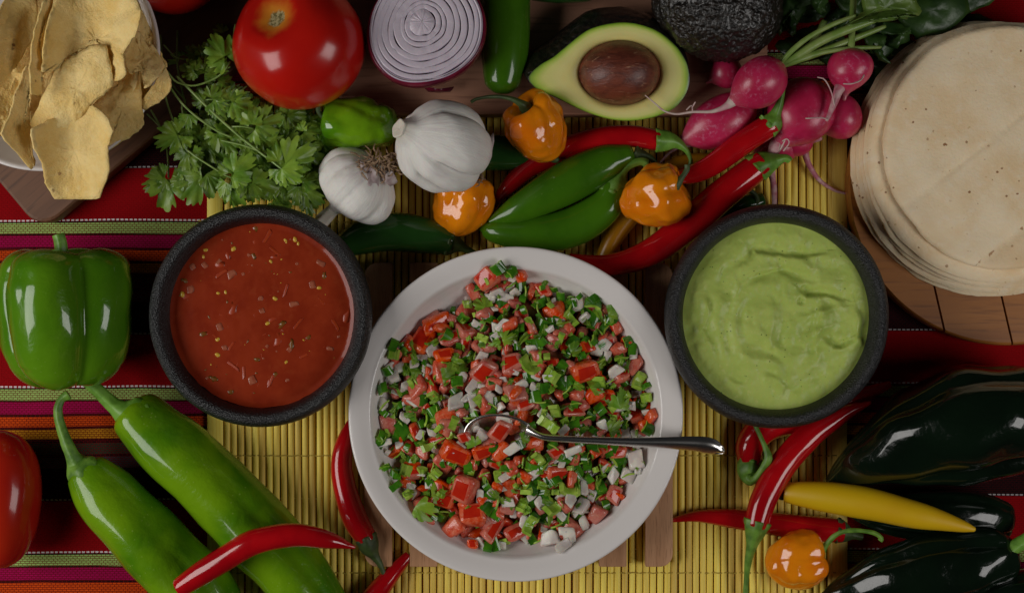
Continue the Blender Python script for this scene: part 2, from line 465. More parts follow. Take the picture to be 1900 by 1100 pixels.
# ---------------------------------------------------------------- red salsa
def salsa_material():
    n = NT('red_salsa'); v = n.obj(); g = n.noise(v, 55, 5, .6); f = n.noise(v, 500, 4, .7)
    col = n.mix(n.step(g, .35, .7), (.285, .031, .008), (.225, .020, .005))
    col = n.mix(n.math('MULTIPLY', n.step(n.noise(v, 150, 3), .55, .72), .3), col, (.32, .05, .014))
    col = n.mix(n.math('MULTIPLY', n.step(f, .66, .76), .4), col, (.40, .09, .03))
    return n.done(col, .34, n.bump(n.math('ADD', g, n.math('MULTIPLY', f, .5)), .07, .0010), Specular_IOR_Level=.10, Coat_Weight=.3, Coat_Roughness=.08)
V, F = [Vector((cs.x, cs.y, .0635))], []
nr, na = 60, 160
for i in range(1, nr+1):
    rho = i/nr
    for j in range(na):
        th = 2*PI*j/na; r = rho*(171.3+.0*rho)*ks*(1+(.012*noise.noise(Vector((math.cos(th)*4, math.sin(th)*4, 3)))+.008*noise.noise(Vector((math.cos(th)*14, math.sin(th)*14, 3))) if rho > .9 else 0)); x, y = r*math.cos(th), r*math.sin(th)
        z = .0635+.0002*noise.noise(Vector((x*60, y*60, 2)))+.00010*noise.noise(Vector((x*210, y*210, 5)))
        if rho > .95: z += .0012*(rho-.95)/.05
        V.append(Vector((cs.x+x, cs.y+y, z)))
for j in range(na): F.append((0, 1+j, 1+(j+1) % na))
for i in range(nr-1):
    for j in range(na): a = 1+i*na; F.append((a+j, a+na+j, a+na+(j+1) % na, a+(j+1) % na))
salsa = thing('red_salsa', 'chunky red tomato salsa with seeds filling the black bowl', 'salsa', Vector((cs.x, cs.y, .06)))
mesh('sauce', (V, F), salsa_material(), salsa)
def blob_mesh(name, sx, sy, sz, m_, rough=.25, seed=0, sub=2):
    bm = bmesh.new(); bmesh.ops.create_icosphere(bm, subdivisions=sub, radius=1)
    for vv in bm.verts:
        p = vv.co.copy(); e = 1+rough*noise.noise(p*1.6+Vector((seed*4.1, seed, 2)))
        vv.co = Vector((p.x*sx*e, p.y*sy*e, p.z*sz*e))
    me = bpy.data.meshes.new(name); bm.to_mesh(me); bm.free(); me.materials.append(m_)
    me.polygons.foreach_set('use_smooth', [True]*len(me.polygons)); return me
def chunk_mesh(name, sx, sy, sz, m_, seed=0, jit=.25, m2=None, smooth=False, bev=.12):
    """a knife cut piece: a distorted block with a softened edge; the +z side carries the skin material m2"""
    rnd = random.Random(seed*13+5); bm = bmesh.new(); bmesh.ops.create_cube(bm, size=2)
    for vv in bm.verts: vv.co = Vector([c*(1+rnd.uniform(-jit, jit)) for c in vv.co])
    top = max(bm.faces, key=lambda f: f.calc_center_median().z)
    if m2:
        for f in bm.faces: f.material_index = 0
        top.material_index = 1
    bmesh.ops.bevel(bm, geom=list(bm.edges), offset=bev, segments=2, affect='EDGES', profile=.5, material=0)
    for vv in bm.verts:
        z_ = vv.co.z; vv.co += Vector([noise.noise(vv.co*1.1+Vector((seed*3.3+c*7, 1, 2))) for c in range(3)])*.16
        vv.co = Vector((vv.co.x*sx, vv.co.y*sy, vv.co.z*sz))
    me = bpy.data.meshes.new(name); bm.to_mesh(me); bm.free(); me.materials.append(m_)
    if m2: me.materials.append(m2)
    me.polygons.foreach_set('use_smooth', [True]*len(me.polygons)); return me
def zrot(a): return Quaternion((0, 0, 1), a)
M_seed = mat('pale_seed', (.62, .40, .05), (.5, .24, .02), sc=400, rough=.3, coat=.4)
M_onbit = mat('soft_onion', (.36, .11, .06), (.28, .06, .03), sc=200, rough=.25, coat=.4)
M_grbit = mat('olive_pepper', (.20, .07, .010), (.14, .065, .008), sc=200, rough=.3, coat=.3)
M_rdbit = mat('orange_tomato', (.36, .045, .008), (.30, .025, .006), sc=200, rough=.3, coat=.3)
seedm = [blob_mesh('seed', .0022, .0016, .0009, M_seed, .2, s) for s in range(3)]
onm = [chunk_mesh('onion_bit', .0034, .0026, .0008, M_onbit, s, .55, bev=.4) for s in range(6)]
grm = [blob_mesh('pepper_bit', .0036, .0022, .0006, M_grbit, .8, s+3) for s in range(5)]
rdm = [chunk_mesh('tomato_bit', .0040, .0010, .0005, M_rdbit, s, .4) for s in range(3)]
def zs(x, y): return .0639
def put_s(lst, me, nm, sm=1):
    for (a, b) in lst:
        p = W(260+a/2.559, 370+b/2.559, 64)
        s_ = random.uniform(.75, 1.25)*sm
        inst(random.choice(me), nm, salsa, Vector((p.x, p.y, .06335)), zrot(random.uniform(0, 6.3)), s_)
put_s([(310, 240), (370, 445), (405, 440), (200, 450), (620, 295), (640, 470), (605, 588), (735, 190), (367, 737), (693, 772), (443, 235), (690, 195), (850, 420), (368, 665), (750, 210), (300, 272)], seedm, 'seed', .9)
put_s([(370, 295), (380, 610), (820, 410), (730, 500), (580, 530), (575, 470), (250, 320), (400, 700), (530, 860), (310, 315), (240, 430), (900, 710), (440, 355), (860, 300), (710, 712)], onm, 'onion_bit', .8)
put_s([(675, 590), (350, 850), (430, 915), (555, 760), (300, 640), (545, 130), (800, 655), (875, 360), (720, 690), (640, 830), (540, 270), (210, 385)], grm, 'pepper_bit', .9)
put_s([(600, 180), (640, 245), (430, 700), (750, 590), (440, 790), (690, 430), (490, 820), (930, 600), (620, 860), (390, 350), (860, 480), (780, 740)], rdm, 'tomato_bit')
M_sunk = mat('sunken_tomato', (.35, .042, .010), (.30, .028, .006), sc=150, rough=.34)
sunk = [blob_mesh('tomato_chunk', .0050, .0034, .0012, M_sunk, .7, s) for s in range(6)]
for i in range(18):
    a = random.uniform(0, 6.3); r = 158*ks*math.sqrt(random.random())
    inst(random.choice(sunk), 'tomato_chunk', salsa, Vector((cs.x+r*math.cos(a), cs.y+r*math.sin(a), .0626)), zrot(random.uniform(0, 6.3)), random.uniform(.5, 1.2))
for i in range(90):
    a = random.uniform(0, 6.3); r = 160*ks*math.sqrt(random.random())
    me, nm = random.choice([(onm, 'onion_bit'), (grm, 'pepper_bit'), (rdm, 'tomato_bit'), (rdm, 'tomato_bit'), (seedm, 'seed')])
    inst(random.choice(me), nm, salsa, Vector((cs.x+r*math.cos(a), cs.y+r*math.sin(a), .0634)), zrot(random.uniform(0, 6.3)), random.uniform(.15, .42))

# ---------------------------------------------------------------- green avocado dip
def guac_material():
    n = NT('avocado_cream'); v = n.obj(); g = n.noise(v, 45, 5, .6); f = n.noise(v, 260, 4, .6)
    col = n.mix(n.step(g, .3, .7), (.48, .58, .135), (.40, .51, .10))
    col = n.mix(n.math('MULTIPLY', n.step(f, .58, .7), .4), col, (.63, .66, .24))
    sp_ = n.voro(v, 230); sel = n.noise(v, 120, 1)
    col = n.mix(n.math('MULTIPLY', n.math('MULTIPLY', n.step(sp_, .15, .07), n.step(sel, .5, .6)), .9), col, (.05, .11, .02))
    return n.done(col, .46, n.bump(n.math('ADD', g, n.math('MULTIPLY', f, .6)), .22, .0012), Coat_Weight=.10, Coat_Roughness=.25, Specular_IOR_Level=.3, Subsurface_Weight=.15, Subsurface_Scale=.004)
def seg_d(px, py, pl):
    best = 1e9; sgn = 0; tt = 0; tot = len(pl)-1
    for i, ((ax, ay), (bx, by)) in enumerate(zip(pl, pl[1:])):
        dx, dy = bx-ax, by-ay; t = max(0, min(1, ((px-ax)*dx+(py-ay)*dy)/(dx*dx+dy*dy)))
        d = math.hypot(px-ax-t*dx, py-ay-t*dy)
        if d < best: best = d; sgn = 1 if (dx*(py-ay)-dy*(px-ax)) > 0 else -1; tt = (i+t)/tot
    return best, sgn, tt
# strokes left by the spoon, in photograph pixels: (polyline, depth mm, width px, one-sided step mm)
ST = [([(1385, 480), (1400, 462), (1440, 468), (1490, 474), (1530, 466)], -3.6, 7, 2.6),
      ([(1352, 560), (1370, 530), (1400, 505), (1455, 495), (1500, 500)], 1.6, 6, -1.2),
      ([(1482, 535), (1500, 545), (1530, 543), (1562, 552)], -4.2, 6, 2.8),
      ([(1478, 558), (1492, 562)], -3, 6, 1),
      ([(1528, 622), (1545, 636), (1560, 640), (1575, 630)], -3.8, 6, 2.4),
      ([(1515, 565), (1516, 600), (1512, 640)], 2, 7, -1.6),
      ([(1585, 560), (1592, 600), (1588, 630), (1610, 645)], 2.2, 6, 1.4),
      ([(1308, 545), (1312, 575), (1302, 610), (1318, 640)], 1.8, 6, 1.2),
      ([(1346, 700), (1360, 712), (1380, 720)], 1.4, 7, 1),
      ([(1410, 690), (1430, 700), (1450, 716), (1458, 720)], 2.2, 8, 1.2),
      ([(1430, 560), (1432, 600), (1424, 650)], 1.6, 8, .8),
      ([(1450, 560), (1452, 600), (1446, 640)], -1.4, 8, .6),
      ([(1475, 590), (1500, 584), (1530, 576), (1560, 570)], 1.8, 8, 1.2),
      ([(1490, 625), (1520, 612), (1555, 600)], 1.5, 8, 1),
      ([(1350, 480), (1340, 520), (1345, 560)], -1.5, 10, 1),
      ([(1400, 515), (1440, 500), (1480, 515), (1540, 520)], -1.2, 8, 1),
      ([(1330, 640), (1390, 668), (1450, 668), (1520, 655), (1570, 640)], 1.2, 12, .8)]
nr, na = 110, 260; V = []; F = []
Rg = 174.5*kg
def fade0(rho): return max(0, 1-((rho-.45)/.45)**2)
def gz(x, y, rho):
    u = 950+(cg.x+x)/(S*(H-.066)/H); v = 550-(cg.y+y)/(S*(H-.066)/H)
    z = 66.5+4.5*(1-rho**2)+1.0*fade0(rho)*math.sin(.13*math.hypot(u-1452, (v-598)*1.05)+math.atan2(v-598, u-1452)+4.5*noise.noise(Vector((u*.014, v*.014, 2))))
    fade = min(1, (1-rho)/.12)
    ox = 7*noise.noise(Vector((u*.03, v*.03, 3)))+3*noise.noise(Vector((u*.08, v*.08, 9))); oy = 7*noise.noise(Vector((u*.03, v*.03, 7)))+3*noise.noise(Vector((u*.08, v*.08, 17)))
    for pl, dep, wd, stp in ST:
        d, sg, t = seg_d(u+ox*.6, v+oy*.6, pl)
        if d < 40:
            en = min(1, 4*t+.25, 4*(1-t)+.25)
            z += en*fade*(dep*math.exp(-(d/wd)**2)*.9 + stp*sg*math.exp(-(d/(wd*2.6))**2)*(1-math.exp(-(d/wd*1.3)**2)))
    a = math.atan2(y-.01, x-.008); rr = math.hypot(x, y)
    q = Vector((rr*75+1.1*a, a*1.1, 0))
    z += fade*(1.5*noise.noise(Vector((u*.022, v*.022, 1)))+.9*noise.noise(Vector((u*.055+1.2*noise.noise(Vector((u*.02, v*.02, 4))), v*.045, 21)))+.25*noise.noise(Vector((u*.13, v*.11, 31)))+.10*noise.noise(Vector((u*.28, v*.28, 1))))
    return z*.001
NG = 190
for j in range(NG+1):
    for i in range(NG+1):
        a, b = i/NG*2-1, j/NG*2-1
        x, y = a*math.sqrt(1-b*b/2), b*math.sqrt(1-a*a/2); rho = math.hypot(x, y); th = math.atan2(y, x)
        r = Rg*(1+max(0, rho-.85)/.15*.016*noise.noise(Vector((math.cos(th)*3, math.sin(th)*3, 5))))
        V.append(Vector((cg.x+x*r, cg.y+y*r, gz(x*r, y*r, min(1, rho)))))
for j in range(NG):
    for i in range(NG): q = j*(NG+1)+i; F.append((q, q+1, q+NG+2, q+NG+1))
tag(mesh('avocado_dip', (V, F), guac_material(), origin=Vector((cg.x, cg.y, .066))), 'creamy pale green avocado dip with spoon swirls in the black bowl', 'dip')
# ---------------------------------------------------------------- peppers and chillies
def one(*a): return 1, 0
def rpx(px, z): return L(px, z)
M_red = mat('red_chilli_skin', (.46, .004, .007), (.34, .002, .006), sc=30, wr=(55, .2, .003), rough=.20, bump=.10, bsc=60, bdist=.002, coat=.7, coatr=.05, spec=.5)
M_stem = mat('green_stem', (.15, .30, .035), (.07, .17, .015), sc=120, rough=.5, bump=.3, bsc=300, bdist=.0008, stretch=(1, 1, 1))
M_stemd = mat('dark_green_stem', (.05, .085, .018), (.03, .05, .012), sc=150, rough=.55, bump=.35, bsc=300, bdist=.0008)
M_cap = mat('pale_green_cap', (.17, .36, .045), (.08, .20, .015), sc=100, rough=.45, bump=.25, bsc=250, bdist=.0008)
def stalk(parent, pts, rad_px, mt_, cap=None, name='stem'):
    """pts (u, v, z) from the fruit outwards, radii px; cap: radius px of the calyx at the start"""
    z0 = sum(p[2] for p in pts)/len(pts); n = len(pts)
    rr = [rpx(r, z0) for r in rad_px]
    cv, pr = arc_prof(pts, rr)
    prof = [(0, 0), (.004, rr[0])]+pr[1:-1]+[(.985, rr[-1]), (.998, rr[-1]*.85), (1, 0)]
    def fn(s_, th): return (1+.07*math.cos(5*th)*(1 if s_ > .15 else 1)+(.10*math.sin(6*th+1) if s_ < .08 else 0), 0)
    return mesh(name, body(cv, prof, 1, m=20, per=4, fn=fn, amp=.0004, freq=160), mt_, parent)
def arc_prof(pts, rad):
    """(s, r) profile for a body through pts with radius rad[i] at point i (arc length s)"""
    P = [wv(p) for p in pts]; d = [0]
    cv = Curve(pts); n = len(pts)
    out = []
    for i in range(n):
        k = i*10 if n > 2 else i*6
        out.append((cv.d[min(k, len(cv.d)-1)]/cv.len, rad[i]))
    return cv, out
def chilli(name, label, cat, pts, rad_px, skin, stem=None, group=None, blunt=.6, m=32, ridges=0, amp=.6, seed=0, tip_pt=True, bfn=None, freq=45):
    """a long pod: pts (u, v, z mm of the axis) from the stem end to the tip; stem = (points, radii px, material)"""
    zm = sum(p[2] for p in pts)/len(pts); R = rpx(1, zm)
    o = thing(name, label, cat, Vector((*wv(pts[len(pts)//2])[:2], 0)), group)
    cv, pr = arc_prof(pts, [r*R for r in rad_px])
    r0, r1 = pr[0][1], pr[-1][1]
    d0, d1 = r0/cv.len*blunt, r1/cv.len*(.9 if tip_pt else .7)
    a = [(-d0*.55, 0), (-d0*.8, r0*.35), (-d0*.6, r0*.75), (-.0*d0, r0)]
    b = [(1+d1*.1, r1*.97), (1+d1*.55, r1*.78), (1+d1*.9, r1*.4), (1+d1, 0)]
    prof = a+pr[1:-1]+[(1-.0, r1)]*1+b[1:]
    def fn(s_, th):
        if bfn: return bfn(s_, th)
        return (1+ridges*math.cos(3*th+2*s_+seed), 0)
    mesh('pod', body(cv, prof, 1, m=m, per=6, fn=fn, amp=amp*.001, freq=freq, seed=seed+1), skin, o)
    if stem: stalk(o, stem[0], stem[1], stem[2])
    return o
G_red = 'glossy red chillies'
# upper red chillies
chilli('red_chilli', 'slim dark red chilli curving behind the pair of green jalapenos', 'chilli',
       [(1225, 262, 34), (1160, 253, 33), (1080, 266, 28), (992, 305, 20), (938, 352, 16), (917, 386, 12)], [18, 21, 22, 20, 14, 4], M_red,
       ([(1216, 262, 34), (1222, 262, 34), (1238, 262, 34), (1256, 266, 34), (1272, 278, 33), (1281, 295, 32), (1281, 306, 31)], [20, 20.5, 18, 11, 5, 4, 4.5], M_cap), G_red, seed=1)
chilli('red_chilli', 'red chilli with its green stem running up between two radishes', 'chilli',
       [(1428, 232, 46), (1375, 268, 42), (1312, 312, 37), (1268, 326, 34), (1240, 324, 32)], [21, 22, 20, 15, 7], M_red,
       ([(1422, 237, 46), (1426, 234, 46), (1434, 224, 48), (1440, 210, 50), (1448, 188, 54), (1452, 165, 58), (1456, 138, 60)], [21, 21.5, 19, 11, 6, 5, 4.5], M_cap), G_red, seed=2)
chilli('red_chilli', 'longest red chilli sweeping from the radishes to the rim of the white plate', 'chilli',
       [(1410, 307, 38), (1345, 358, 36), (1262, 430, 30), (1195, 474, 27), (1125, 491, 24), (1062, 478, 22)], [25, 29, 29, 25, 19, 8], M_red,
       ([(1400, 315, 38), (1405, 311, 38), (1420, 304, 38), (1438, 298, 38), (1453, 294, 39), (1462, 296, 39), (1466, 300, 39)], [26, 26.5, 23, 14, 8, 7, 6], M_cap), G_red, seed=3)
# yellow pod that runs below the orange habanero
M_yel = mat('yellow_chilli_skin', (.62, .30, .006), (.56, .24, .004), sc=30, rough=.33, bump=.08, bsc=60, bdist=.001, coat=.15, coatr=.2)
chilli('yellow_chilli', 'dull yellow chilli half hidden below an orange habanero', 'chilli',
       [(1122, 475, 12), (1148, 425, 13), (1200, 360, 13), (1258, 308, 14), (1318, 292, 14)], [15, 20, 22, 18, 8], M_yel, None, 'yellow chillies', seed=4)
# green jalapenos
M_jal = mat('jalapeno_skin', (.052, .155, .005), (.032, .108, .004), sc=22, flecks=((.16, .26, .06), 260, .2, .35), rough=.24, bump=.10, bsc=70, bdist=.0015, coat=.5, coatr=.07)
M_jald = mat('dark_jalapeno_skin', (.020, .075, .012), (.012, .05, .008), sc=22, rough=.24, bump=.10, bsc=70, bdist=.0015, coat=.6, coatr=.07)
G_j = 'green jalapenos'
chilli('jalapeno', 'green jalapeno upright between the cut onion and the avocado half', 'pepper',
       [(938, -110, 46), (938, -60, 46), (938, 20, 46), (936, 100, 46), (932, 152, 46)], [36, 46, 46, 43, 34], M_jal, None, G_j, blunt=.5, seed=5, tip_pt=False)
chilli('jalapeno', 'plump green jalapeno lying against the slim dark red chilli', 'pepper',
       [(1160, 290, 34), (1120, 305, 33), (1050, 340, 30), (965, 387, 26), (912, 410, 24)], [24, 36, 40, 28, 7], M_jal,
       ([(1176, 285, 33), (1182, 287, 33), (1195, 288, 33), (1210, 296, 32), (1222, 310, 30)], [16, 15, 7, 5, 4], M_stemd), G_j, blunt=.9, seed=6, tip_pt=False)
chilli('jalapeno', 'curved green jalapeno with hooked stem nearest the plate rim', 'pepper',
       [(1141, 348, 32), (1120, 385, 28), (1065, 420, 24), (985, 435, 22), (920, 428, 20), (898, 420, 19)], [24, 33, 37, 34, 24, 12], M_jal,
       ([(1134, 362, 32), (1138, 352, 32), (1145, 336, 33), (1152, 321, 35), (1163, 309, 37), (1178, 302, 38), (1192, 300, 38), (1200, 304, 37)], [22, 24, 22, 12, 9, 8, 7.5, 8], M_stem), G_j, seed=7, tip_pt=False)
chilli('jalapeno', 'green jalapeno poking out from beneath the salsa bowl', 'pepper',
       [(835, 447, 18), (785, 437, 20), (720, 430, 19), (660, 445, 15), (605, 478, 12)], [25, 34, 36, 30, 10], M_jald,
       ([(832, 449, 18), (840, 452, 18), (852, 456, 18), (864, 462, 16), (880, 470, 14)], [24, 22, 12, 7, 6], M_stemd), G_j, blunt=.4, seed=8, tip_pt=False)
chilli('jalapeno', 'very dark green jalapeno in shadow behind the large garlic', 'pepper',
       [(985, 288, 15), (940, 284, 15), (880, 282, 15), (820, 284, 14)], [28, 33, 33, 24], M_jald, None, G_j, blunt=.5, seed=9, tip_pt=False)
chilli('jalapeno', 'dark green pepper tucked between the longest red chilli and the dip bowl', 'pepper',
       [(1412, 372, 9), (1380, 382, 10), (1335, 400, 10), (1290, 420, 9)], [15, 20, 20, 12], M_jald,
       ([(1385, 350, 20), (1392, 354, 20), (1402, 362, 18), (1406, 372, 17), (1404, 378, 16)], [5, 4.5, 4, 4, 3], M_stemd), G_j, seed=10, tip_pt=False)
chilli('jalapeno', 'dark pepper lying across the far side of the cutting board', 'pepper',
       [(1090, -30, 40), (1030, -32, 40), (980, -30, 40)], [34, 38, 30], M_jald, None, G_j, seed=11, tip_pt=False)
# red chillies near the plate and at the dip bowl
chilli('red_chilli', 'red chilli with a dark dry stem tucked under the plate edge', 'chilli',
       [(681, 1000, 18), (660, 965, 17), (640, 905, 16), (634, 850, 15), (650, 795, 13), (668, 765, 12)], [19, 23, 22, 20, 14, 6], M_red,
       ([(678, 994, 18), (682, 1002, 18), (687, 1016, 17), (695, 1030, 16), (706, 1048, 15), (714, 1070, 13), (718, 1090, 11)], [19, 20, 17, 9, 5, 4, 4.5], M_stemd), G_red, seed=12)
chilli('red_chilli', 'short red chilli end jutting in below the plate', 'chilli',
       [(757, 1031, 9), (735, 1056, 10), (700, 1098, 12), (655, 1150, 13)], [9, 14, 20, 22], M_red, None, G_red, seed=13, tip_pt=False)
chilli('red_chilli', 'red chilli bridging the two long pale green peppers', 'chilli',
       [(338, 1086, 66), (400, 1046, 71), (470, 1006, 74), (545, 992, 74), (608, 1001, 71), (655, 1014, 66)], [19, 23, 24, 22, 16, 4], M_red,
       ([(328, 1091, 65), (333, 1089, 65), (338, 1086, 66)], [4, 7, 6], M_red), G_red, blunt=.45, seed=14)
chilli('red_chilli', 'red chilli lying flat with its thin tip pointing at the plate', 'chilli',
       [(1556, 984, 12), (1480, 977, 12), (1380, 964, 12), (1300, 957, 9), (1240, 966, 6)], [22, 23, 19, 12, 2.5], M_red,
       ([(1550, 983, 12), (1556, 984, 12), (1568, 988, 12), (1584, 992, 12), (1600, 996, 12)], [22, 22, 17, 8, 6], M_stemd), G_red, seed=15)
chilli('red_chilli', 'red chilli with long green stem crossing over the flat red chilli', 'chilli',
       [(1403, 970, 28), (1420, 920, 27), (1452, 862, 26), (1505, 805, 26), (1565, 768, 27), (1612, 748, 28)], [22, 25, 26, 24, 15, 4], M_red,
       ([(1405, 964, 28), (1403, 972, 28), (1400, 988, 27), (1395, 1008, 26), (1389, 1035, 22), (1385, 1070, 16), (1383, 1110, 12)], [22.5, 23, 18, 11, 7, 5, 5], M_stem), G_red, seed=16)
chilli('red_chilli', 'bent red chilli with a looping green stem half under the dip bowl', 'chilli',
       [(1391, 855, 14), (1393, 822, 15), (1425, 790, 16), (1490, 772, 14), (1570, 745, 11), (1645, 715, 8)], [22, 27, 28, 26, 20, 8], M_red,
       ([(1393, 848, 14), (1391, 858, 14), (1389, 872, 16), (1391, 886, 18), (1396, 890, 22), (1404, 884, 26), (1416, 866, 30), (1425, 850, 32), (1420, 830, 32), (1410, 808, 30), (1400, 786, 28)], [22, 23, 22, 16, 8, 6.5, 6, 7.5, 5, 4, 4], M_stem), G_red, seed=17)
M_yel2 = mat('bright_yellow_chilli', (.66, .42, .004), (.62, .36, .004), sc=18, rough=.42, bump=.08, bsc=50, bdist=.001, coat=.10, coatr=.15)
chilli('yellow_chilli', 'smooth yellow chilli resting across the dark poblano peppers', 'chilli',
       [(1462, 914, 24), (1520, 920, 30), (1600, 932, 39), (1700, 955, 50), (1780, 974, 57), (1806, 981, 60)], [19, 28, 30, 25, 12, 5], M_yel2,
       ([(1466, 915, 24), (1458, 913, 23), (1452, 916, 22), (1448, 925, 21)], [12, 10, 7, 5], M_stemd), 'yellow chillies', blunt=.5, seed=18)

# long pale green peppers
M_ana = mat('anaheim_skin', (.155, .31, .005), (.055, .18, .003), sc=16, lo=.38, hi=.64, flecks=((.30, .42, .08), 240, .2, .4), wr=(34, .35, .006), rough=.24, bump=.25, bsc=130, bdist=.0015, coat=.5, coatr=.08)
def ana_fn(ph):
    def f(s_, th):
        e = 1+.05*math.cos(3*th+ph)*min(1, max(0, 3*(1-s_)))-.07*math.exp(-((th-PI*.18-.0)**2)/.05)*min(1, max(0, s_*3-.5))
        return e, (.10*math.cos(3*th+ph+.5)*.0)
    return f
chilli('long_green_pepper', 'long pale green pepper with thick stem touching the bell pepper', 'pepper',
       [(252, 772, 30), (290, 808, 30), (352, 862, 30), (485, 1000, 30), (570, 1095, 30), (680, 1210, 26)], [50, 58, 64, 67, 60, 30], M_ana,
       ([(262, 782, 32), (246, 770, 33), (232, 764, 35), (218, 756, 37), (200, 741, 39), (180, 722, 41), (163, 708, 43), (155, 703, 43)], [36, 38, 27, 17, 13, 12, 11, 12], M_cap), 'long pale green peppers', blunt=.55, m=56, amp=3.0, seed=21, bfn=ana_fn(.5), freq=28)
chilli('long_green_pepper', 'long pale green pepper with a thin curled stem', 'pepper',
       [(164, 880, 30), (190, 912, 30), (236, 962, 30), (310, 1040, 30), (385, 1120, 30), (470, 1220, 26)], [42, 56, 63, 65, 60, 30], M_ana,
       ([(166, 882, 34), (150, 866, 34), (142, 856, 35), (136, 846, 37), (124, 820, 38), (112, 786, 38), (108, 760, 38), (115, 740, 37), (128, 731, 36)], [30, 30, 19, 13, 11, 9, 8, 7, 9], M_stem), 'long pale green peppers', blunt=.55, m=56, amp=3.0, seed=22, bfn=ana_fn(1.2), freq=28)

# poblanos
M_pob = mat('poblano_skin', (.004, .011, .005), (.0025, .006, .003), sc=14, wr=(40, .4, .005), rough=.20, bump=.35, bsc=28, bdist=.006, coat=.6, coatr=.06)
def pob_fn(ph):
    def f(s_, th):
        return 1+.09*math.cos(2*th+ph)+.05*math.cos(3*th+ph*2)-.16*math.exp(-((th-.75-.25*math.sin(3*s_))**2)/.03)-.10*math.exp(-((th-5.6+.3*s_)**2)/.02), 0
    return f
G_p = 'dark green poblano peppers'
chilli('poblano', 'largest dark poblano pepper lying beside the dip bowl', 'pepper',
       [(1925, 768, 48), (1880, 774, 49), (1805, 785, 49), (1705, 812, 42), (1612, 850, 30), (1545, 890, 16)], [96, 110, 120, 98, 58, 14], M_pob, None, G_p, blunt=.45, m=90, amp=5, seed=23, bfn=pob_fn(.4), freq=34)
chilli('poblano', 'dark poblano pepper below the tip of the yellow chilli', 'pepper',
       [(1855, 965, 22), (1815, 962, 23), (1730, 958, 22), (1650, 955, 18), (1575, 945, 12)], [40, 50, 48, 36, 10], M_pob, None, G_p, blunt=.7, m=48, amp=3, seed=24, bfn=pob_fn(1.4), freq=24)
chilli('poblano', 'dark poblano pepper with a bright green stem', 'pepper',
       [(1858, 1040, 34), (1830, 1042, 35), (1770, 1052, 34), (1690, 1070, 30), (1600, 1090, 22), (1515, 1125, 12)], [52, 62, 68, 62, 44, 12], M_pob,
       ([(1862, 1030, 44), (1872, 1022, 46), (1884, 1012, 47), (1905, 1000, 48), (1930, 985, 48)], [18, 14, 13, 13, 14], M_cap), G_p, blunt=.6, m=64, amp=5, seed=25, bfn=pob_fn(2.2), freq=36)
chilli('poblano', 'dark poblano pepper cut off by the lower edge of the picture', 'pepper',
       [(1950, 1085, 30), (1900, 1100, 30), (1840, 1115, 28), (1760, 1135, 24)], [40, 50, 50, 20], M_pob, None, G_p, m=48, amp=4, seed=26, bfn=pob_fn(.9), freq=24)

# habaneros
M_hab = mat('habanero_skin', (.86, .26, .005), (.78, .16, .003), sc=30, wr=(60, .3, .003), lo=.4, hi=.7, rough=.18, bump=.12, bsc=90, bdist=.0015, coat=.8, coatr=.05, sss=.12, sr=(.004, 0, 0))
M_habg = mat('green_habanero_skin', (.17, .36, .008), (.06, .20, .004), sc=26, wr=(50, .3, .003), rough=.18, bump=.12, bsc=90, bdist=.0015, coat=.8, coatr=.05)
def habanero(label, top, tip, Rpx, skin, stem, seed=0, group=None, nl=4, ph=0., name='habanero', tipdark=False, wid=1., blocky=False):
    zc = (top[2]+tip[2])/2; R = rpx(Rpx, zc)
    c = wv(top).lerp(wv(tip), .5)
    o = thing(name, label, 'pepper', Vector((c.x, c.y, 0)), group)
    cv = Curve([top, tip]); k = R/cv.len
    prof = [(.20, 0), (.12, .16), (.03, .38), (.00, .60), (.07, .84), (.24, .99), (.42, 1.0), (.60, .90), (.76, .72), (.89, .48), (.97, .24), (1.0, 0)]
    if blocky: prof = [(.16, 0), (.10, .16), (.03, .40), (.00, .62), (.05, .86), (.2, 1.0), (.42, 1.02), (.64, 1.0), (.82, .90), (.94, .68), (1.0, .40), (.99, .18), (.97, 0)]
    def fn(s_, th):
        a = th+ph+.5*s_+.25*math.sin(2*th+seed)
        cr = 1-abs(math.cos(nl*a/2))**.55
        e = 1-.17*cr*max(0, 1-.6*s_)+.05*math.sin(th*2+seed)
        return e, .05*math.sin(th+seed)*(1-s_)-(.10*(1-cr) if s_ < .12 else 0)
    mesh('pod', body(cv, prof, R*wid, m=64, per=5, fn=fn, amp=.0030, freq=70, seed=seed, amp2=.0008, freq2=190), skin, o)
    if stem: stalk(o, stem[0], stem[1], stem[2])
    if tipdark:
        t = wv(tip); mesh('dry_tip', body([t-Vector((.002, .0, 0)), t+Vector((.005, -.003, .001))], [(0, 0), (.2, 1), (.8, .7), (1, 0)], .0032, m=10), M_stemd, o)
    return o
G_h = 'orange habaneros'
habanero('orange habanero with a long thin stem set against the cutting board edge', (975, 196, 62), (1026, 292, 34), 58, M_hab,
         ([(978, 204, 58), (975, 200, 62), (968, 194, 66), (955, 186, 68), (935, 181, 66), (910, 180, 62), (885, 184, 56), (874, 190, 54)], [10, 12, 8, 5, 4, 3.5, 3, 3], M_stemd), 3, G_h, ph=.4, tipdark=True)
habanero('orange habanero peeping out from underneath the large garlic', (868, 330, 26), (842, 440, 20), 54, M_hab, None, 5, G_h, ph=1.2)
habanero('orange habanero with dark stem sitting on the longest red chilli', (1264, 346, 46), (1152, 392, 40), 61, M_hab,
         ([(1244, 354, 56), (1249, 350, 58), (1255, 343, 61), (1264, 331, 62), (1274, 316, 62), (1275, 306, 62)], [12, 13, 9, 5.5, 5, 5.5], M_stemd), 8, G_h, ph=2.0)
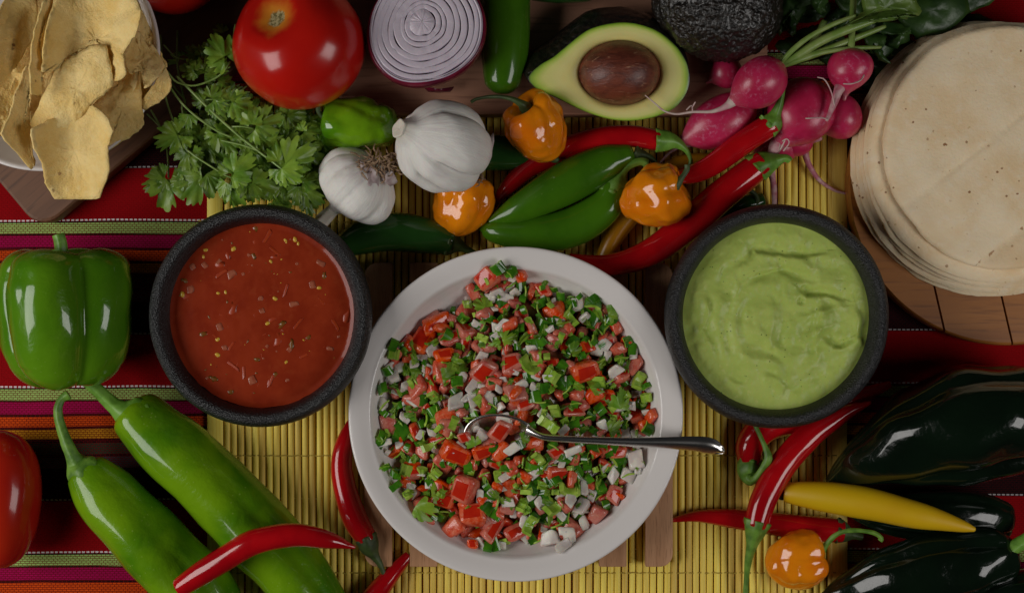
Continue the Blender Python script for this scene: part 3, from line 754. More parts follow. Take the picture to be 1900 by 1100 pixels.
habanero('orange habanero with an arching stem in front of the poblanos', (1522, 1028, 24), (1420, 1052, 22), 53, M_hab,
         ([(1510, 1036, 26), (1517, 1030, 29), (1524, 1022, 32), (1534, 1008, 34), (1550, 992, 37), (1572, 984, 40), (1600, 984, 42), (1624, 989, 42), (1635, 998, 42), (1632, 1003, 42)], [9, 11, 8, 5, 4.5, 4, 4, 4, 4.5, 5], M_stem), 11, G_h, ph=.9)
habanero('shiny green habanero leaning on the smaller garlic', (602, 222, 40), (736, 238, 38), 52, M_habg,
         ([(624, 228, 42), (617, 226, 44), (608, 222, 48), (596, 214, 52), (590, 204, 54), (594, 193, 56), (606, 187, 57)], [11, 12, 7, 4.5, 4, 3.5, 4], M_stemd), 14, None, nl=3, ph=.2, name='green_habanero', blocky=True)

# bell pepper
M_bell = mat('bell_pepper_skin', (.105, .25, .007), (.048, .16, .004), sc=10, flecks=((.22, .34, .06), 260, .18, .35), wr=(26, .32, .006), rough=.20, bump=.10, bsc=120, bdist=.001, coat=.6, coatr=.06)
bell = thing('bell_pepper', 'big green bell pepper with a short stem', 'pepper', Vector((*W(120, 595, 50)[:2], 0)))
cvb = Curve([(116, 478, 56), (119, 590, 54), (122, 706, 50)])
prb = [(.13, 0), (.11, .10), (.05, .22), (-.005, .42), (-.03, .60), (.01, .80), (.10, .94), (.26, 1.0), (.5, .99), (.74, .93), (.9, .80), (.985, .58), (1.0, .36), (.95, .15), (.93, 0)]
thc = -math.radians(8)
def bell_fn(s_, th):
    d = abs(math.cos(2*(th-thc))); e = .74+.28*d**.5
    e -= .035*math.exp(-((((th-thc+PI) % (2*PI))-PI+.16)**2)/.012)*max(0, 1-1.2*s_)
    fade = min(1, max(0, (s_+.02)*8)) if s_ < .12 else 1
    lob = .03*math.sin(th*1.0+.6)
    sh = .10*math.cos(2*(th-thc))**2*(1 if s_ > .8 else 0)*(s_-.8)*4+.03*math.sin(3*th)*(s_ > .85)
    return 1+(e-1)*(.35+.65*fade)+lob, sh-(.08*d if s_ < .12 else 0)
mesh('pod', body(cvb, prb, rpx(124, 54), m=110, per=7, fn=bell_fn, amp=.0034, freq=22, seed=31, amp2=.0007, freq2=60), M_bell, bell)
stalk(bell, [(117, 500, 64), (116, 488, 68), (115, 474, 70), (114, 458, 71), (111, 442, 72), (109, 435, 72)], [20, 15, 12, 11.5, 11, 11], M_cap)
M_cut = mat('dry_cut_end', (.10, .10, .04), (.04, .04, .02), sc=500, rough=.7)

# ---------------------------------------------------------------- tomatoes
def tomato_skin():
    n = NT('tomato_skin'); v = n.obj(); sp = n.sp()
    col = n.mix(n.step(n.noise(v, 16, 3), .35, .7), (.50, .010, .005), (.42, .006, .004))
    near = n.math('MULTIPLY', n.step(n.math('ADD', sp[1], n.math('MULTIPLY', n.math('SUBTRACT', n.noise(v, 90, 3), .5), .25)), .40, .10), n.step(sp[0], .4, .3))
    col = n.mix(near, col, (.62, .22, .02))
    core = n.math('MULTIPLY', n.step(n.math('ADD', sp[1], n.math('MULTIPLY', n.math('SUBTRACT', n.noise(v, 250, 3), .5), .12)), .155, .11), n.step(sp[0], .4, .3))
    col = n.mix(core, col, n.mix(n.step(n.noise(v, 500, 4), .4, .6), (.45, .36, .18), (.16, .13, .05)))
    return n.done(col, .28, n.bump(n.noise(v, 55, 3), .16, .002), Coat_Weight=.7, Coat_Roughness=.19, Specular_IOR_Level=.10)
M_tom = tomato_skin()
def tomato(label, cu, cv_, z, Rpx, ax, seed=0, lob=.03):
    c = W(cu, cv_, z); R = rpx(Rpx, z); A = Vector(ax).normalized()
    o = thing('tomato', label, 'tomato', Vector((c.x, c.y, 0)), 'red tomatoes')
    pr = [(.055, 0), (.053, .06), (.048, .12), (.036, .18), (.018, .28), (.004, .42), (.035, .62), (.14, .84), (.32, .98), (.5, 1), (.68, .93), (.85, .70), (.96, .36), (1, 0)]
    def fn(s_, th): return 1+lob*math.cos(5*th+seed)*max(0, 1-s_*1.6)+.015*math.cos(2*th+seed), 0
    mesh('fruit', body([c+A*R*.86, c-A*R*.86], pr, R, m=80, per=6, fn=fn, amp=.0012, freq=25, seed=seed, ref=(1, 0, .2)), M_tom, o)
    return o
tomato('large ripe red tomato with a pale stem scar beside the cut onion', 560, 88, 70, 121, (-.36, .40, .84), 1)
tomato('red tomato in shadow behind the tortilla chips', 322, -58, 48, 92, (.1, .6, .7), 2)
plum = thing('plum_tomato', 'oval red plum tomato at the edge of the striped cloth', 'tomato', Vector((*W(2, 925, 30)[:2], 0)), 'red tomatoes')
M_plum = mat('plum_tomato_skin', (.42, .022, .006), (.36, .008, .005), sc=14, rough=.22, bump=.06, bsc=50, bdist=.002, coat=.4, coatr=.10)
mesh('fruit', body([(2, 798, 30), (2, 1054, 30)], [(0, 0), (.015, .25), (.07, .58), (.2, .87), (.38, 1), (.55, 1), (.75, .86), (.91, .56), (.98, .25), (1, 0)], rpx(73, 30), m=56, per=6, amp=.002, freq=22, seed=4), M_plum, plum)

# ---------------------------------------------------------------- garlic
def garlic_skin():
    n = NT('garlic_paper'); v = n.obj(); sp = n.sp()
    cmb = n.n('ShaderNodeCombineXYZ'); n.put(cmb.inputs[0], n.math('MULTIPLY', sp[0], 1.3))
    a = n.math('MULTIPLY', sp[2], 2*PI); n.put(cmb.inputs[1], n.math('MULTIPLY', n.math('SINE', a), 4)); n.put(cmb.inputs[2], n.math('MULTIPLY', n.math('COSINE', a), 4))
    g = n.noise(cmb.outputs[0], 2.2, 5, .65); f = n.noise(cmb.outputs[0], 9, 4, .7)
    col = n.mix(n.step(g, .46, .78), (.80, .78, .73), (.70, .63, .63))
    col = n.mix(n.math('MULTIPLY', n.step(f, .60, .8), .35), col, (.54, .40, .40))
    tip = n.step(sp[0], .06, -.12); col = n.mix(n.math('MULTIPLY', tip, .5), col, (.62, .52, .36))
    return n.done(col, .55, n.bump(n.math('ADD', n.math('MULTIPLY', g, 1.2), n.math('MULTIPLY', f, .7)), .35, .0016), Subsurface_Weight=.12, Subsurface_Scale=.004, Specular_IOR_Level=.35)
M_gar = garlic_skin()
M_root = mat('dry_roots', (.34, .22, .13), (.20, .12, .07), sc=300, rough=.8)
M_flake = mat('garlic_flake', (.66, .58, .56), (.48, .36, .36), sc=160, rough=.6, trans=.25)
def garlic(label, neck, root, R, zc, seed=0, nl=8, nk=1.0, nw=1.0, ld=.10, roots=(), flakes=()):
    o = thing('garlic', label, 'garlic', Vector((*wv(neck).lerp(wv(root), .5)[:2], 0)), 'garlic bulbs')
    pr = [(-.17*nk, 0), (-.19*nk, .06*nw), (-.205*nk, .125*nw), (-.15*nk, .13*nw), (-.08, .12*nw), (-.02, .16*nw), (.05, .34), (.13, .60), (.26, .87), (.44, .99), (.60, 1), (.76, .90), (.89, .66), (.965, .40), (.985, .22), (.95, .10), (.94, 0)]
    def fn(s_, th):
        a = nl*th/2+.5*math.sin(th*2+seed)+.35*math.sin(3*th+seed*2)
        cr = abs(math.cos(a)); k = min(1, max(0, (s_+.02)*3))
        return 1-ld*k*(1-cr**.5)+.04*math.sin(2*th+seed)*k+.05*(1-k)*math.sin(5*th), 0
    mesh('bulb', body([neck, root], pr, rpx(R, zc), m=120, per=5, fn=fn, amp=.0022, freq=38, seed=seed, amp2=.0005, freq2=170, ref=(.1, .2, 1)), M_gar, o)
    if roots:
        rnd = random.Random(seed); parts = []
        for (u, v, z, n_, ln, sx, sy) in roots:
            for k in range(n_):
                a = rnd.uniform(0, 6.3); p0 = (u+rnd.gauss(0, sx), v+rnd.gauss(0, sy), z+rnd.uniform(-2, 2))
                p1 = (p0[0]+ln*.5*math.cos(a), p0[1]+ln*.5*math.sin(a), p0[2]+rnd.uniform(1, 5)); b = a+rnd.uniform(-1.2, 1.2)
                p2 = (p1[0]+ln*.5*math.cos(b), p1[1]+ln*.5*math.sin(b), p1[2]+rnd.uniform(-5, 2))
                parts.append(tube([p0, p1, p2], [.0006, .0006, .0003], m=5))
        mesh('roots', join(*parts), M_root, o)['kind'] = 'stuff'
    for i, (ol, z) in enumerate(flakes):
        mesh('skin_flake', sheet(ol, lambda u, v, r, z=z: z+3*r*math.sin(u*.2+v*.1), rings=4, thick=.0003, nz=.002, seed=i+seed), M_flake, o)
    return o
garlic('large white garlic bulb lying on an orange habanero', (752, 243, 88), (888, 299, 42), 92, 60, 2, 5, nk=.45, nw=1.5, ld=.30, roots=[(884, 334, 50, 7, 16, 5, 10)],
       flakes=[([(896, 262), (908, 256), (915, 246), (917, 262), (912, 285), (898, 296)], 60)])
garlic('smaller purple tinged garlic bulb with a tuft of brown roots', (624, 384, 36), (700, 306, 52), 77, 42, 5, 9, nk=1.9, nw=1.35, roots=[(702, 300, 66, 46, 20, 15, 9), (722, 306, 62, 30, 18, 8, 14), (668, 312, 66, 14, 16, 8, 6)],
       flakes=[([(668, 300), (690, 308), (705, 330), (700, 352), (684, 345), (672, 330)], 68), ([(705, 312), (728, 318), (738, 338), (724, 346), (710, 334)], 64)])

# ---------------------------------------------------------------- cutting board
M_cb = wood('cutting_board_wood', (.48, .25, .16), (.38, .18, .115), (.20, .085, .05), axis=0, grain=40, rough=.45)
x0, x1 = W(628, 0, 25).x, W(1425, 0, 25).x; yb, yt = W(0, 213, 25).y, W(0, -300, 25).y
cb = mesh('cutting_board', rbox(Vector(((x0+x1)/2, (yb+yt)/2, .0045)), x1-x0, yt-yb, .0205, rc=.012, bev=.002), M_cb, smooth=False, origin=Vector(((x0+x1)/2, (yb+yt)/2, .0045)))
tag(cb, 'thick brown cutting board under the onion, jalapeno and avocado half', 'cutting board')

# ---------------------------------------------------------------- cut red onion
M_oface = None
def onion_mat():
    n = NT('onion_flesh'); v = n.obj(); g = n.noise(v, 60, 4); f = n.noise(v, 420, 4, .7)
    a = n.n('ShaderNodeAttribute', attribute_name='sp'); x = n.n('ShaderNodeSeparateXYZ'); n.link(a.outputs['Vector'], x.inputs[0])
    edge = n.math('ADD', n.math('POWER', x.outputs[0], 3.0), n.math('MULTIPLY', n.math('SUBTRACT', g, .5), .5))
    col = n.mix(n.step(edge, .25, .95), (.60, .52, .60), (.32, .19, .36))
    col = n.mix(n.math('MULTIPLY', n.step(f, .45, .7), .35), col, (.72, .68, .70))
    return n.done(col, .35, n.bump(f, .3, .0006), Subsurface_Weight=.1, Subsurface_Scale=.004, Coat_Weight=.2, Coat_Roughness=.2)
M_oface = onion_mat()
M_oskin = mat('red_onion_skin', (.18, .008, .03), (.09, .005, .02), sc=60, rough=.3, coat=.4, coatr=.15, bump=.1, stretch=(1, 1, .2))
on = thing('red_onion', 'half red onion with its cut rings facing up', 'onion', Vector((*W(790, 45, 60)[:2], 0)))
zc = .088; kO = L(1, 88)
cen = W(790, 44, 88)
def on_r(th, R):   # outline of the cut, a little wider than tall
    return R*(1+.045*math.sin(th*2+.6)+.03*math.cos(th*3+1)+.05*math.sin(-th)*1.0)
rads = [0, 24, 34, 42, 56, 66, 78, 88, 97, 103]
for k in range(len(rads)-1):
    a, b = rads[k], rads[k+1]; V, F, A = [], [], []; m = 96; off = Vector((-9*(1-b/103)*kO, 4*(1-b/103)*kO, 0))
    lift = random.uniform(-.00015, .0002)
    prf = [(a-.3, -.0035, .6), (a+.1, -.0001, .6), (a+1.2, .00005, .2), ((a+b)/2, .0001, .3), (b-3, .0001, .55), (b-.8, .0, .85), (b-.1, -.0035, .9)] if a else [(.01, .0006, 0), (10, .0007, .1), (b-2, .0003, .6), (b-.6, -.0003, 1), (b-.2, -.0035, 1)]
    for (r, z, s_) in prf:
        for j in range(m):
            th = 2*PI*j/m; w_ = on_r(th, r)+2.6*noise.noise(Vector((math.cos(th)*1.7, math.sin(th)*1.7, k*3.3)))*min(1, r/20)
            V.append(cen+off+Vector((w_*kO*math.cos(th), w_*kO*math.sin(th)*1.06, z+lift+.0004*noise.noise(Vector((math.cos(th)*4, math.sin(th)*4, k)))))); A.append((s_*(.6+.4*(b/103)), b/103, j/m))
    for i in range(len(prf)-1):
        for j in range(m): F.append((i*m+j, i*m+(j+1) % m, (i+1)*m+(j+1) % m, (i+1)*m+j))
    mesh('onion_layer', (V, F, A), M_oface, on)
V, F = [], []; m = 96
for (q, z) in [(101.5, -.0010), (103.5, -.0004), (106, -.0012), (108, -.006), (107, -.016), (98, -.031), (80, -.045), (52, -.056), (20, -.0605), (.1, -.061)]:
    for j in range(m):
        th = 2*PI*j/m; w_ = on_r(th, q); V.append(cen+Vector((w_*kO*math.cos(th), w_*kO*1.06*math.sin(th), z)))
for i in range(9):
    for j in range(m): F.append((i*m+j, (i+1)*m+j, (i+1)*m+(j+1) % m, i*m+(j+1) % m))
mesh('skin', (V, F), M_oskin, on)
mesh('skin_flake', sheet([(785, 160), (800, 166), (825, 166), (842, 162), (835, 170), (815, 172), (795, 170)], lambda u, v, r: 42-8*abs(r), rings=3, thick=.0004, nz=.002, seed=3), M_oskin, on)

# ---------------------------------------------------------------- avocado half
def avo_flesh():
    n = NT('avocado_flesh'); v = n.obj(); a = n.n('ShaderNodeAttribute', attribute_name='sp'); x = n.n('ShaderNodeSeparateXYZ'); n.link(a.outputs['Vector'], x.inputs[0])
    t = n.math('ADD', x.outputs[0], n.math('MULTIPLY', n.math('SUBTRACT', n.noise(v, 50, 3), .5), .16))
    col = n.ramp(t, [(0, (.70, .60, .20)), (.40, (.74, .68, .26)), (.66, (.68, .68, .22)), (.84, (.42, .56, .08)), (.95, (.20, .36, .02)), (.985, (.10, .18, .015)), (1, (.02, .02, .01))])
    f = n.noise(v, 300, 4)
    return n.done(col, .42, n.bump(f, .2, .0006), Subsurface_Weight=.12, Subsurface_Scale=.004, Coat_Weight=.15, Coat_Roughness=.2)
def avo_skin(nm, sc, st):
    n = NT(nm); v = n.obj(); p = n.voro(v, sc); g = n.noise(v, sc*1.2, 4, .6)
    h = n.math('ADD', n.math('MULTIPLY', p, -1), g)
    col = n.mix(n.step(g, .4, .7), (.008, .007, .006), (.020, .013, .009))
    return n.done(col, .30, n.bump(h, st, .003), Coat_Weight=.35, Coat_Roughness=.15)
M_af, M_as = avo_flesh(), avo_skin('avocado_skin', 190, .55)
av = thing('avocado_half', 'cut avocado half with its brown pit, lying on the cutting board', 'avocado', Vector((*W(1132, 140, 50)[:2], 0)))
zA = 58
out = [(981, 150), (984, 138), (1002, 122), (1028, 107), (1058, 82), (1090, 60), (1125, 49), (1165, 47), (1205, 56), (1240, 76), (1266, 104), (1279, 138), (1276, 168), (1258, 195), (1228, 212), (1190, 221), (1150, 222), (1110, 214), (1070, 199), (1030, 180), (1000, 167)]
P = [crm(out+out[:3], 1+i/8) for i in range(len(out)*8)]
m = len(P); pitc = (1151, 138)
tilt = math.radians(17)
def apt(u, v, dz):      # the cut face leans towards the lower edge of the picture; dz = distance above the face (m)
    yy = (140-v)*L(1, zA); xx = W(u, 140, zA).x
    q = W(1132, 140, zA)
    return Vector((xx+0*dz, q.y+yy/math.cos(0)*1.0-dz*math.sin(tilt), q.z+yy*math.tan(tilt)*.75+dz*math.cos(tilt)))
V, F, A = [], [], []
prf = [(0.0, -.030, 0), (.50, -.025, .0), (.80, -.017, .0), (.94, -.009, 0), (.99, -.002, .02), (1.06, .0001, .05)]
# from the pit hollow outwards to the skin edge
rx, ry = 77, 60
rings = []
def pit_pt(f, j):
    th = 2*PI*j/m; return (pitc[0]+rx*f*math.cos(th), pitc[1]-ry*f*math.sin(th))
ang = [math.atan2(-(p[1]-pitc[1])/ry, (p[0]-pitc[0])/rx) for p in P]
for f, dz, s_ in prf:
    row = []
    for j in range(m):
        u, v = pitc[0]+rx*f*math.cos(ang[j]), pitc[1]-ry*f*math.sin(ang[j]); row.append(len(V)); V.append(apt(u, v, dz)); A.append((s_, 0, 0))
    rings.append(row)
for t in (.2, .4, .6, .75, .86, .94, .98, 1.0):
    row = []
    for j in range(m):
        u0, v0 = pitc[0]+rx*1.06*math.cos(ang[j]), pitc[1]-ry*1.06*math.sin(ang[j])
        u, v = u0+(P[j][0]-u0)*t, v0+(P[j][1]-v0)*t
        row.append(len(V)); V.append(apt(u, v, .0006*noise.noise(Vector((u*.03, v*.03, 1)))-.0012*max(0, t-.9)*10*.6)); A.append((t, 0, 0))
    rings.append(row)
nin = len(rings)
for a, b in zip(rings, rings[1:]):
    for j in range(m): F.append((a[j], a[(j+1) % m], b[(j+1) % m], b[j]))
a_, b_, c_ = V[F[-1][0]], V[F[-1][1]], V[F[-1][2]]
if (b_-a_).cross(c_-a_).z < 0: F = [f[::-1] for f in F]
mesh('flesh', (V, F, A), M_af, av)
V, F = [], []
cu0, cv0 = 1140, 138
for k, (f, dz) in enumerate([(1.0, -.0010), (1.012, -.002), (1.03, -.006), (1.03, -.013), (.98, -.022), (.86, -.031), (.66, -.038), (.36, -.0425), (.02, -.044)]):
    for j in range(m):
        u, v = cu0+(P[j][0]-cu0)*f-420*max(0, -dz-.0015), cv0+(P[j][1]-cv0)*f-1500*max(0, min(-dz, .018)-.0015)
        q = apt(u, v, dz); q += Vector((noise.noise(q*120), noise.noise(q*120+Vector((9, 0, 0))), 0))*.0008*(k > 1); V.append(q)
for k in range(8):
    for j in range(m): F.append((k*m+j, (k+1)*m+j, (k+1)*m+(j+1) % m, k*m+(j+1) % m))
mesh('skin', (V, F), M_as, av)
def pit_mat():
    n = NT('avocado_pit'); v = n.obj(0, (1, 2.2, 1)); g = n.noise(v, 70, 5, .65, .8); f = n.noise(v, 400, 4, .7); v2 = n.obj(0, (.35, 1.8, 1)); s_ = n.noise(v2, 160, 3, .6, 1.5)
    col = n.mix(n.step(g, .35, .7), (.19, .045, .022), (.085, .018, .010))
    col = n.mix(n.math('MULTIPLY', n.step(s_, .62, .72), .55), col, (.48, .26, .15))
    return n.done(col, .42, n.bump(n.math('ADD', g, n.math('MULTIPLY', n.math('ADD', s_, f), .5)), .5, .0014), Coat_Weight=.15, Coat_Roughness=.28)
pc_ = apt(pitc[0], pitc[1], -.006)
def ell(c, sx, sy, sz, m=48, n_=28, amp=.0, freq=60, seed=0, rot=None):
    V, F = [], []
    for i in range(n_+1):
        ph = PI*i/n_
        for j in range(m):
            th = 2*PI*j/m; d = Vector((math.sin(ph)*math.cos(th)*sx, math.sin(ph)*math.sin(th)*sy, math.cos(ph)*sz))
            e = 1+amp*noise.noise(Vector((d.x*freq+seed, d.y*freq, d.z*freq)))
            d = d*e
            if rot: d = rot @ d
            V.append(Vector(c)+d)
    for i in range(n_):
        for j in range(m): F.append((i*m+j, (i+1)*m+j, (i+1)*m+(j+1) % m, i*m+(j+1) % m))
    return V, F
mesh('pit', ell(pc_, rpx(77, 62), rpx(60, 62), .027, amp=.03, freq=50), pit_mat(), av)

# ---------------------------------------------------------------- whole avocado
wa = thing('whole_avocado', 'whole black avocado with rough pebbled skin beyond the avocado half', 'avocado', Vector((*W(1330, 30, 50)[:2], 0)))
V, F = ell(W(1330, 2, 62), rpx(124, 62), rpx(108, 62), .040, m=150, n_=90, rot=Matrix.Rotation(-.5, 3, 'Z'))
cA = W(1330, 2, 62); V2 = []
for p in V:
    d = p-cA; l = d.length; dn = d/l
    dist, _ = noise.voronoi(p*260+Vector((noise.noise(p*120), noise.noise(p*120+Vector((5, 5, 5))), 0))*1.2)
    V2.append(p+dn*(.0022*(.5-min(dist[0], 1))+.0012*noise.noise(p*330)+.0016*noise.noise(p*90)))
mesh('fruit', (V2, F), avo_skin('pebbled_avocado_skin', 330, .5), wa)
# ---------------------------------------------------------------- chopped tomato salad on the plate
def flesh_mat():
    n = NT('tomato_flesh'); v = n.obj(1); g = n.noise(v, 170, 4, .6); oi = n.n('ShaderNodeObjectInfo')
    col = n.mix(n.step(g, .35, .7), (.74, .215, .14), (.62, .080, .048))
    col = n.mix(n.math('MULTIPLY', n.step(n.noise(v, 420, 2), .62, .72), .5), col, (.74, .36, .22))
    hs = n.n('ShaderNodeHueSaturation'); n.put(hs.inputs['Color'], col); n.put(hs.inputs['Saturation'], n.math('ADD', n.math('MULTIPLY', oi.outputs['Random'], .3), .90))
    n.put(hs.inputs['Value'], n.math('ADD', n.math('MULTIPLY', oi.outputs['Random'], .35), .78))
    return n.done(hs.outputs[0], .25, n.bump(n.math('ADD', g, n.noise(v, 500, 2)), .5, .0014), Coat_Weight=.5, Coat_Roughness=.08, Specular_IOR_Level=.3, Subsurface_Weight=.2, Subsurface_Scale=.003)
M_tfl = flesh_mat()
M_tsk = mat('tomato_piece_skin', (.56, .025, .007), (.46, .012, .005), sc=90, rough=.2, coat=.6, coatr=.08)
M_onp = mat('white_onion', (.74, .70, .61), (.62, .54, .50), sc=160, rough=.25, coat=.4, coatr=.12, bump=.4, bsc=400, bdist=.0008, sss=.35, sr=(.004, 0, 0), rand=.25)
M_pfl = mat('pale_pepper_flesh', (.38, .53, .08), (.22, .40, .03), sc=160, rough=.3, coat=.4, coatr=.12, bump=.4, bsc=400, bdist=.0008, rand=.3)
M_psk = mat('pepper_piece_skin', (.07, .24, .010), (.025, .11, .006), sc=80, rough=.2, coat=.6, coatr=.08, rand=.3)
def herb_mat(name, c1, c2, rand=.5, tr=.25):
    return mat(name, c1, c2, sc=70, rough=.42, bump=.35, bsc=260, bdist=.0009, coat=.15, coatr=.25, trans=tr, rand=rand)
M_herb = herb_mat('chopped_cilantro', (.28, .46, .035), (.13, .30, .014))
pico = thing('tomato_salad', 'chopped salad of tomato, white onion, green pepper and cilantro heaped on the white plate', 'salad', Vector((*W(960, 768, 30)[:2], .03)))
cp = W(960, 768, 36); kP = L(1, 36); Rp = 268*kP
EDGE = [(905, 503), (855, 548), (790, 578), (765, 620), (725, 632), (708, 680), (695, 720), (692, 770), (698, 840), (718, 892), (745, 935), (798, 978), (832, 1004), (900, 1030), (960, 1014), (1040, 1020), (1092, 984), (1145, 942), (1168, 900), (1203, 862), (1219, 800), (1228, 742), (1196, 690), (1186, 630), (1145, 588), (1112, 550), (1012, 520), (950, 484)]
EA = sorted((math.atan2(768-v, u-960), math.hypot(u-960, v-768)) for u, v in EDGE)
def edge_r(a):
    n = len(EA)
    for i in range(n):
        a0, r0 = EA[i]; a1, r1 = EA[(i+1) % n]
        if i == n-1: a1 += 2*PI
        for aa in (a, a+2*PI):
            if a0 <= aa <= a1: return r0+(r1-r0)*(aa-a0)/(a1-a0)
    return 262
def heap(x, y):
    r = min(1.2, math.hypot(x, y)/(edge_r(math.atan2(y, x))*kP))
    us, vs = 960+x/kP, 768-y/kP
    dip = math.exp(-(((us-922)/58)**2+((vs-812)/34)**2)**2)*.010
    return heap0(x, y, r)-dip
PZ = [(0, 26.2), (190, 26.2), (225, 29), (248, 37), (262, 46), (270, 51), (300, 55)]
def plate_z(r):
    q = r/L(1, 55)
    for (a, za), (b, zb) in zip(PZ, PZ[1:]):
        if q <= b: return (za+(zb-za)*(q-a)/(b-a))*.001
    return .055
def heap0(x, y, r):
    d = math.hypot(x-(pc.x-cp.x), y-(pc.y-cp.y))
    return max(heap1(x, y, r), plate_z(d)+.0006)
def heap1(x, y, r):
    e = .006*noise.noise(Vector((x*22, y*22, 3)))+.003*noise.noise(Vector((x*60, y*60, 8)))
    return .0262+max(0, .026*(1-r**2.2))*(1+.0)+e*max(0, 1-r*r*.8)
M_base = mat('salad_juice', (.22, .060, .030), (.08, .065, .012), sc=110, rough=.2, coat=.4, bump=.5, bsc=220, bdist=.002)
V, F = [Vector((cp.x, cp.y, heap(0, 0)-.002))], []; nr, na = 40, 90
for i in range(1, nr+1):
    for j in range(na):
        th = 2*PI*j/na; r = edge_r(th if th < PI else th-2*PI)*kP*1.0*i/nr; x, y = r*math.cos(th), r*math.sin(th)
        V.append(Vector((cp.x+x, cp.y+y, heap(x, y)-.0025+.0012*noise.noise(Vector((x*150, y*150, 1)))-(.003 if i == nr else 0))))
for j in range(na): F.append((0, 1+j, 1+(j+1) % na))
for i in range(nr-1):
    a = 1+i*na
    for j in range(na): F.append((a+j, a+na+j, a+na+(j+1) % na, a+(j+1) % na))
mesh('juice', (V, F), M_base, pico)
def slab_mesh(name, ang, rad, wid, th_, mi, mo, seed):
    """a curved strip of pepper: skin outside (mo), pale flesh inside (mi)"""
    rnd = random.Random(seed); na_ = 9; V, F, fm = [], [], []
    for i in range(na_+1):
        a = -ang/2+ang*i/na_
        for (r, y) in ((rad, -wid/2), (rad, wid/2), (rad-th_, wid/2*.92), (rad-th_*1.1, 0), (rad-th_, -wid/2*.92)):
            e = 1+.06*noise.noise(Vector((i*.5, y*300, seed)))
            V.append(Vector((r*e*math.sin(a), y*(1+.15*noise.noise(Vector((i*.4, seed, y*90)))), r*e*math.cos(a)-rad)))
    m = 5
    for i in range(na_):
        for j in range(m):
            F.append((i*m+j, i*m+(j+1) % m, (i+1)*m+(j+1) % m, (i+1)*m+j)); fm.append(1 if j == 0 else 0)
    F.append(tuple(range(m))[::-1]); F.append(tuple(na_*m+j for j in range(m))); fm += [0, 0]
    F = [f[::-1] for f in F]
    me = bpy.data.meshes.new(name); me.from_pydata([tuple(p) for p in V], [], F); me.materials.append(mi); me.materials.append(mo)
    me.polygons.foreach_set('material_index', fm); me.update(); return me
def leaf_vf(size, seed=0, lobes=3, curl=.25, fold=.3, teeth=13):
    """a cilantro leaflet: a fan with deep cuts between toothed lobes, base at the origin, pointing along +x (metres)"""
    rnd = random.Random(seed); m = 84; rg = 6; V, F = [], []
    half = math.radians(rnd.uniform(82, 104)); V.append(Vector((0, 0, 0)))
    asym = rnd.uniform(-.14, .14)
    cuts = [c+rnd.uniform(-.05, .05) for c in ((-.36, .36) if lobes == 3 else (-.02,))]
    depth = [rnd.uniform(.34, .58) for _ in cuts]
    small = [(c+rnd.uniform(-.03, .03), rnd.uniform(.10, .22)) for c in (-.70, -.16, .17, .70)]
    tph = rnd.uniform(0, 6)
    for k in range(1, rg+1):
        q = k/rg
        for j in range(m+1):
            t = j/m*2-1; a = t*half
            cut = 1
            for c, dp in zip(cuts, depth): cut -= dp*max(0, 1-abs(t-c)/.13)
            for c, dp in small: cut -= dp*max(0, 1-abs(t-c)/.075)
            tooth = 1-.13*(1-abs(math.sin(t*PI*teeth/2+tph)))**1.3
            env = (.60+.40*math.cos(t*1.30))*(1+asym*t)
            r = size*env*q*(1-(1-cut)*min(1, max(0, (q-.12)/.5)))*(1-(1-tooth)*max(0, q-.5)*2)
            x, y = r*math.cos(a), r*math.sin(a)
            vein = max(abs(math.cos(PI*(t-(.0))*1.5*(1 if lobes == 3 else .7))), 0)
            z = -curl*(x/size)**2*size*.6-fold*abs(y)*.5+.09*size*noise.noise(Vector((x/size*2.2+seed, y/size*2.2, seed*.7)))-.06*size*vein*q+.03*size*math.sin(t*PI*teeth/2)*q*q
            V.append(Vector((x, y, z)))
    w_ = m+1
    for j in range(m): F.append((0, 1+j, 2+j))
    for k in range(rg-1):
        a = 1+k*w_
        for j in range(m): F.append((a+j, a+w_+j, a+w_+j+1, a+j+1))
    return V, F
def me_from(name, vf, m_, solid=0):
    me = bpy.data.meshes.new(name); me.from_pydata([tuple(p) for p in vf[0]], [], vf[1]); me.materials.append(m_)
    me.polygons.foreach_set('use_smooth', [True]*len(me.polygons)); me.update(); return me
tomm = [chunk_mesh('tomato_piece', random.uniform(.0058, .0092), random.uniform(.0044, .0066), random.uniform(.0030, .0048), M_tfl, s, .45, M_tsk if s % 8 < 4 else M_tfl, bev=.42) for s in range(20)]
onim = [chunk_mesh('onion_piece', random.uniform(.0034, .0056), random.uniform(.0026, .0042), random.uniform(.0010, .0020), M_onp, s+40, .45, bev=.30) for s in range(12)]
pepm = [slab_mesh('pepper_piece', random.uniform(1.0, 2.3), random.uniform(.0048, .0085), random.uniform(.0042, .0085), random.uniform(.0020, .0032), M_pfl, M_psk, s) for s in range(14)]
herm = [me_from('cilantro_piece', leaf_vf(random.uniform(.0075, .013), s+3, random.choice((1, 3)), .6, random.uniform(-.4, .6), random.choice((7, 9, 11))), M_herb) for s in range(12)]
stmm = [me_from('herb_stalk', tube([Vector((-.006, 0, 0)), Vector((0, .0006, .0008)), Vector((.006, -.0004, 0))], [.0009, .0010, .0008], m=6)[:2], M_pfl)]
def gs(u, v, *g): return sum(a*math.exp(-((u-x)**2+(v-y)**2)/(2*s*s)) for x, y, s, a in g)
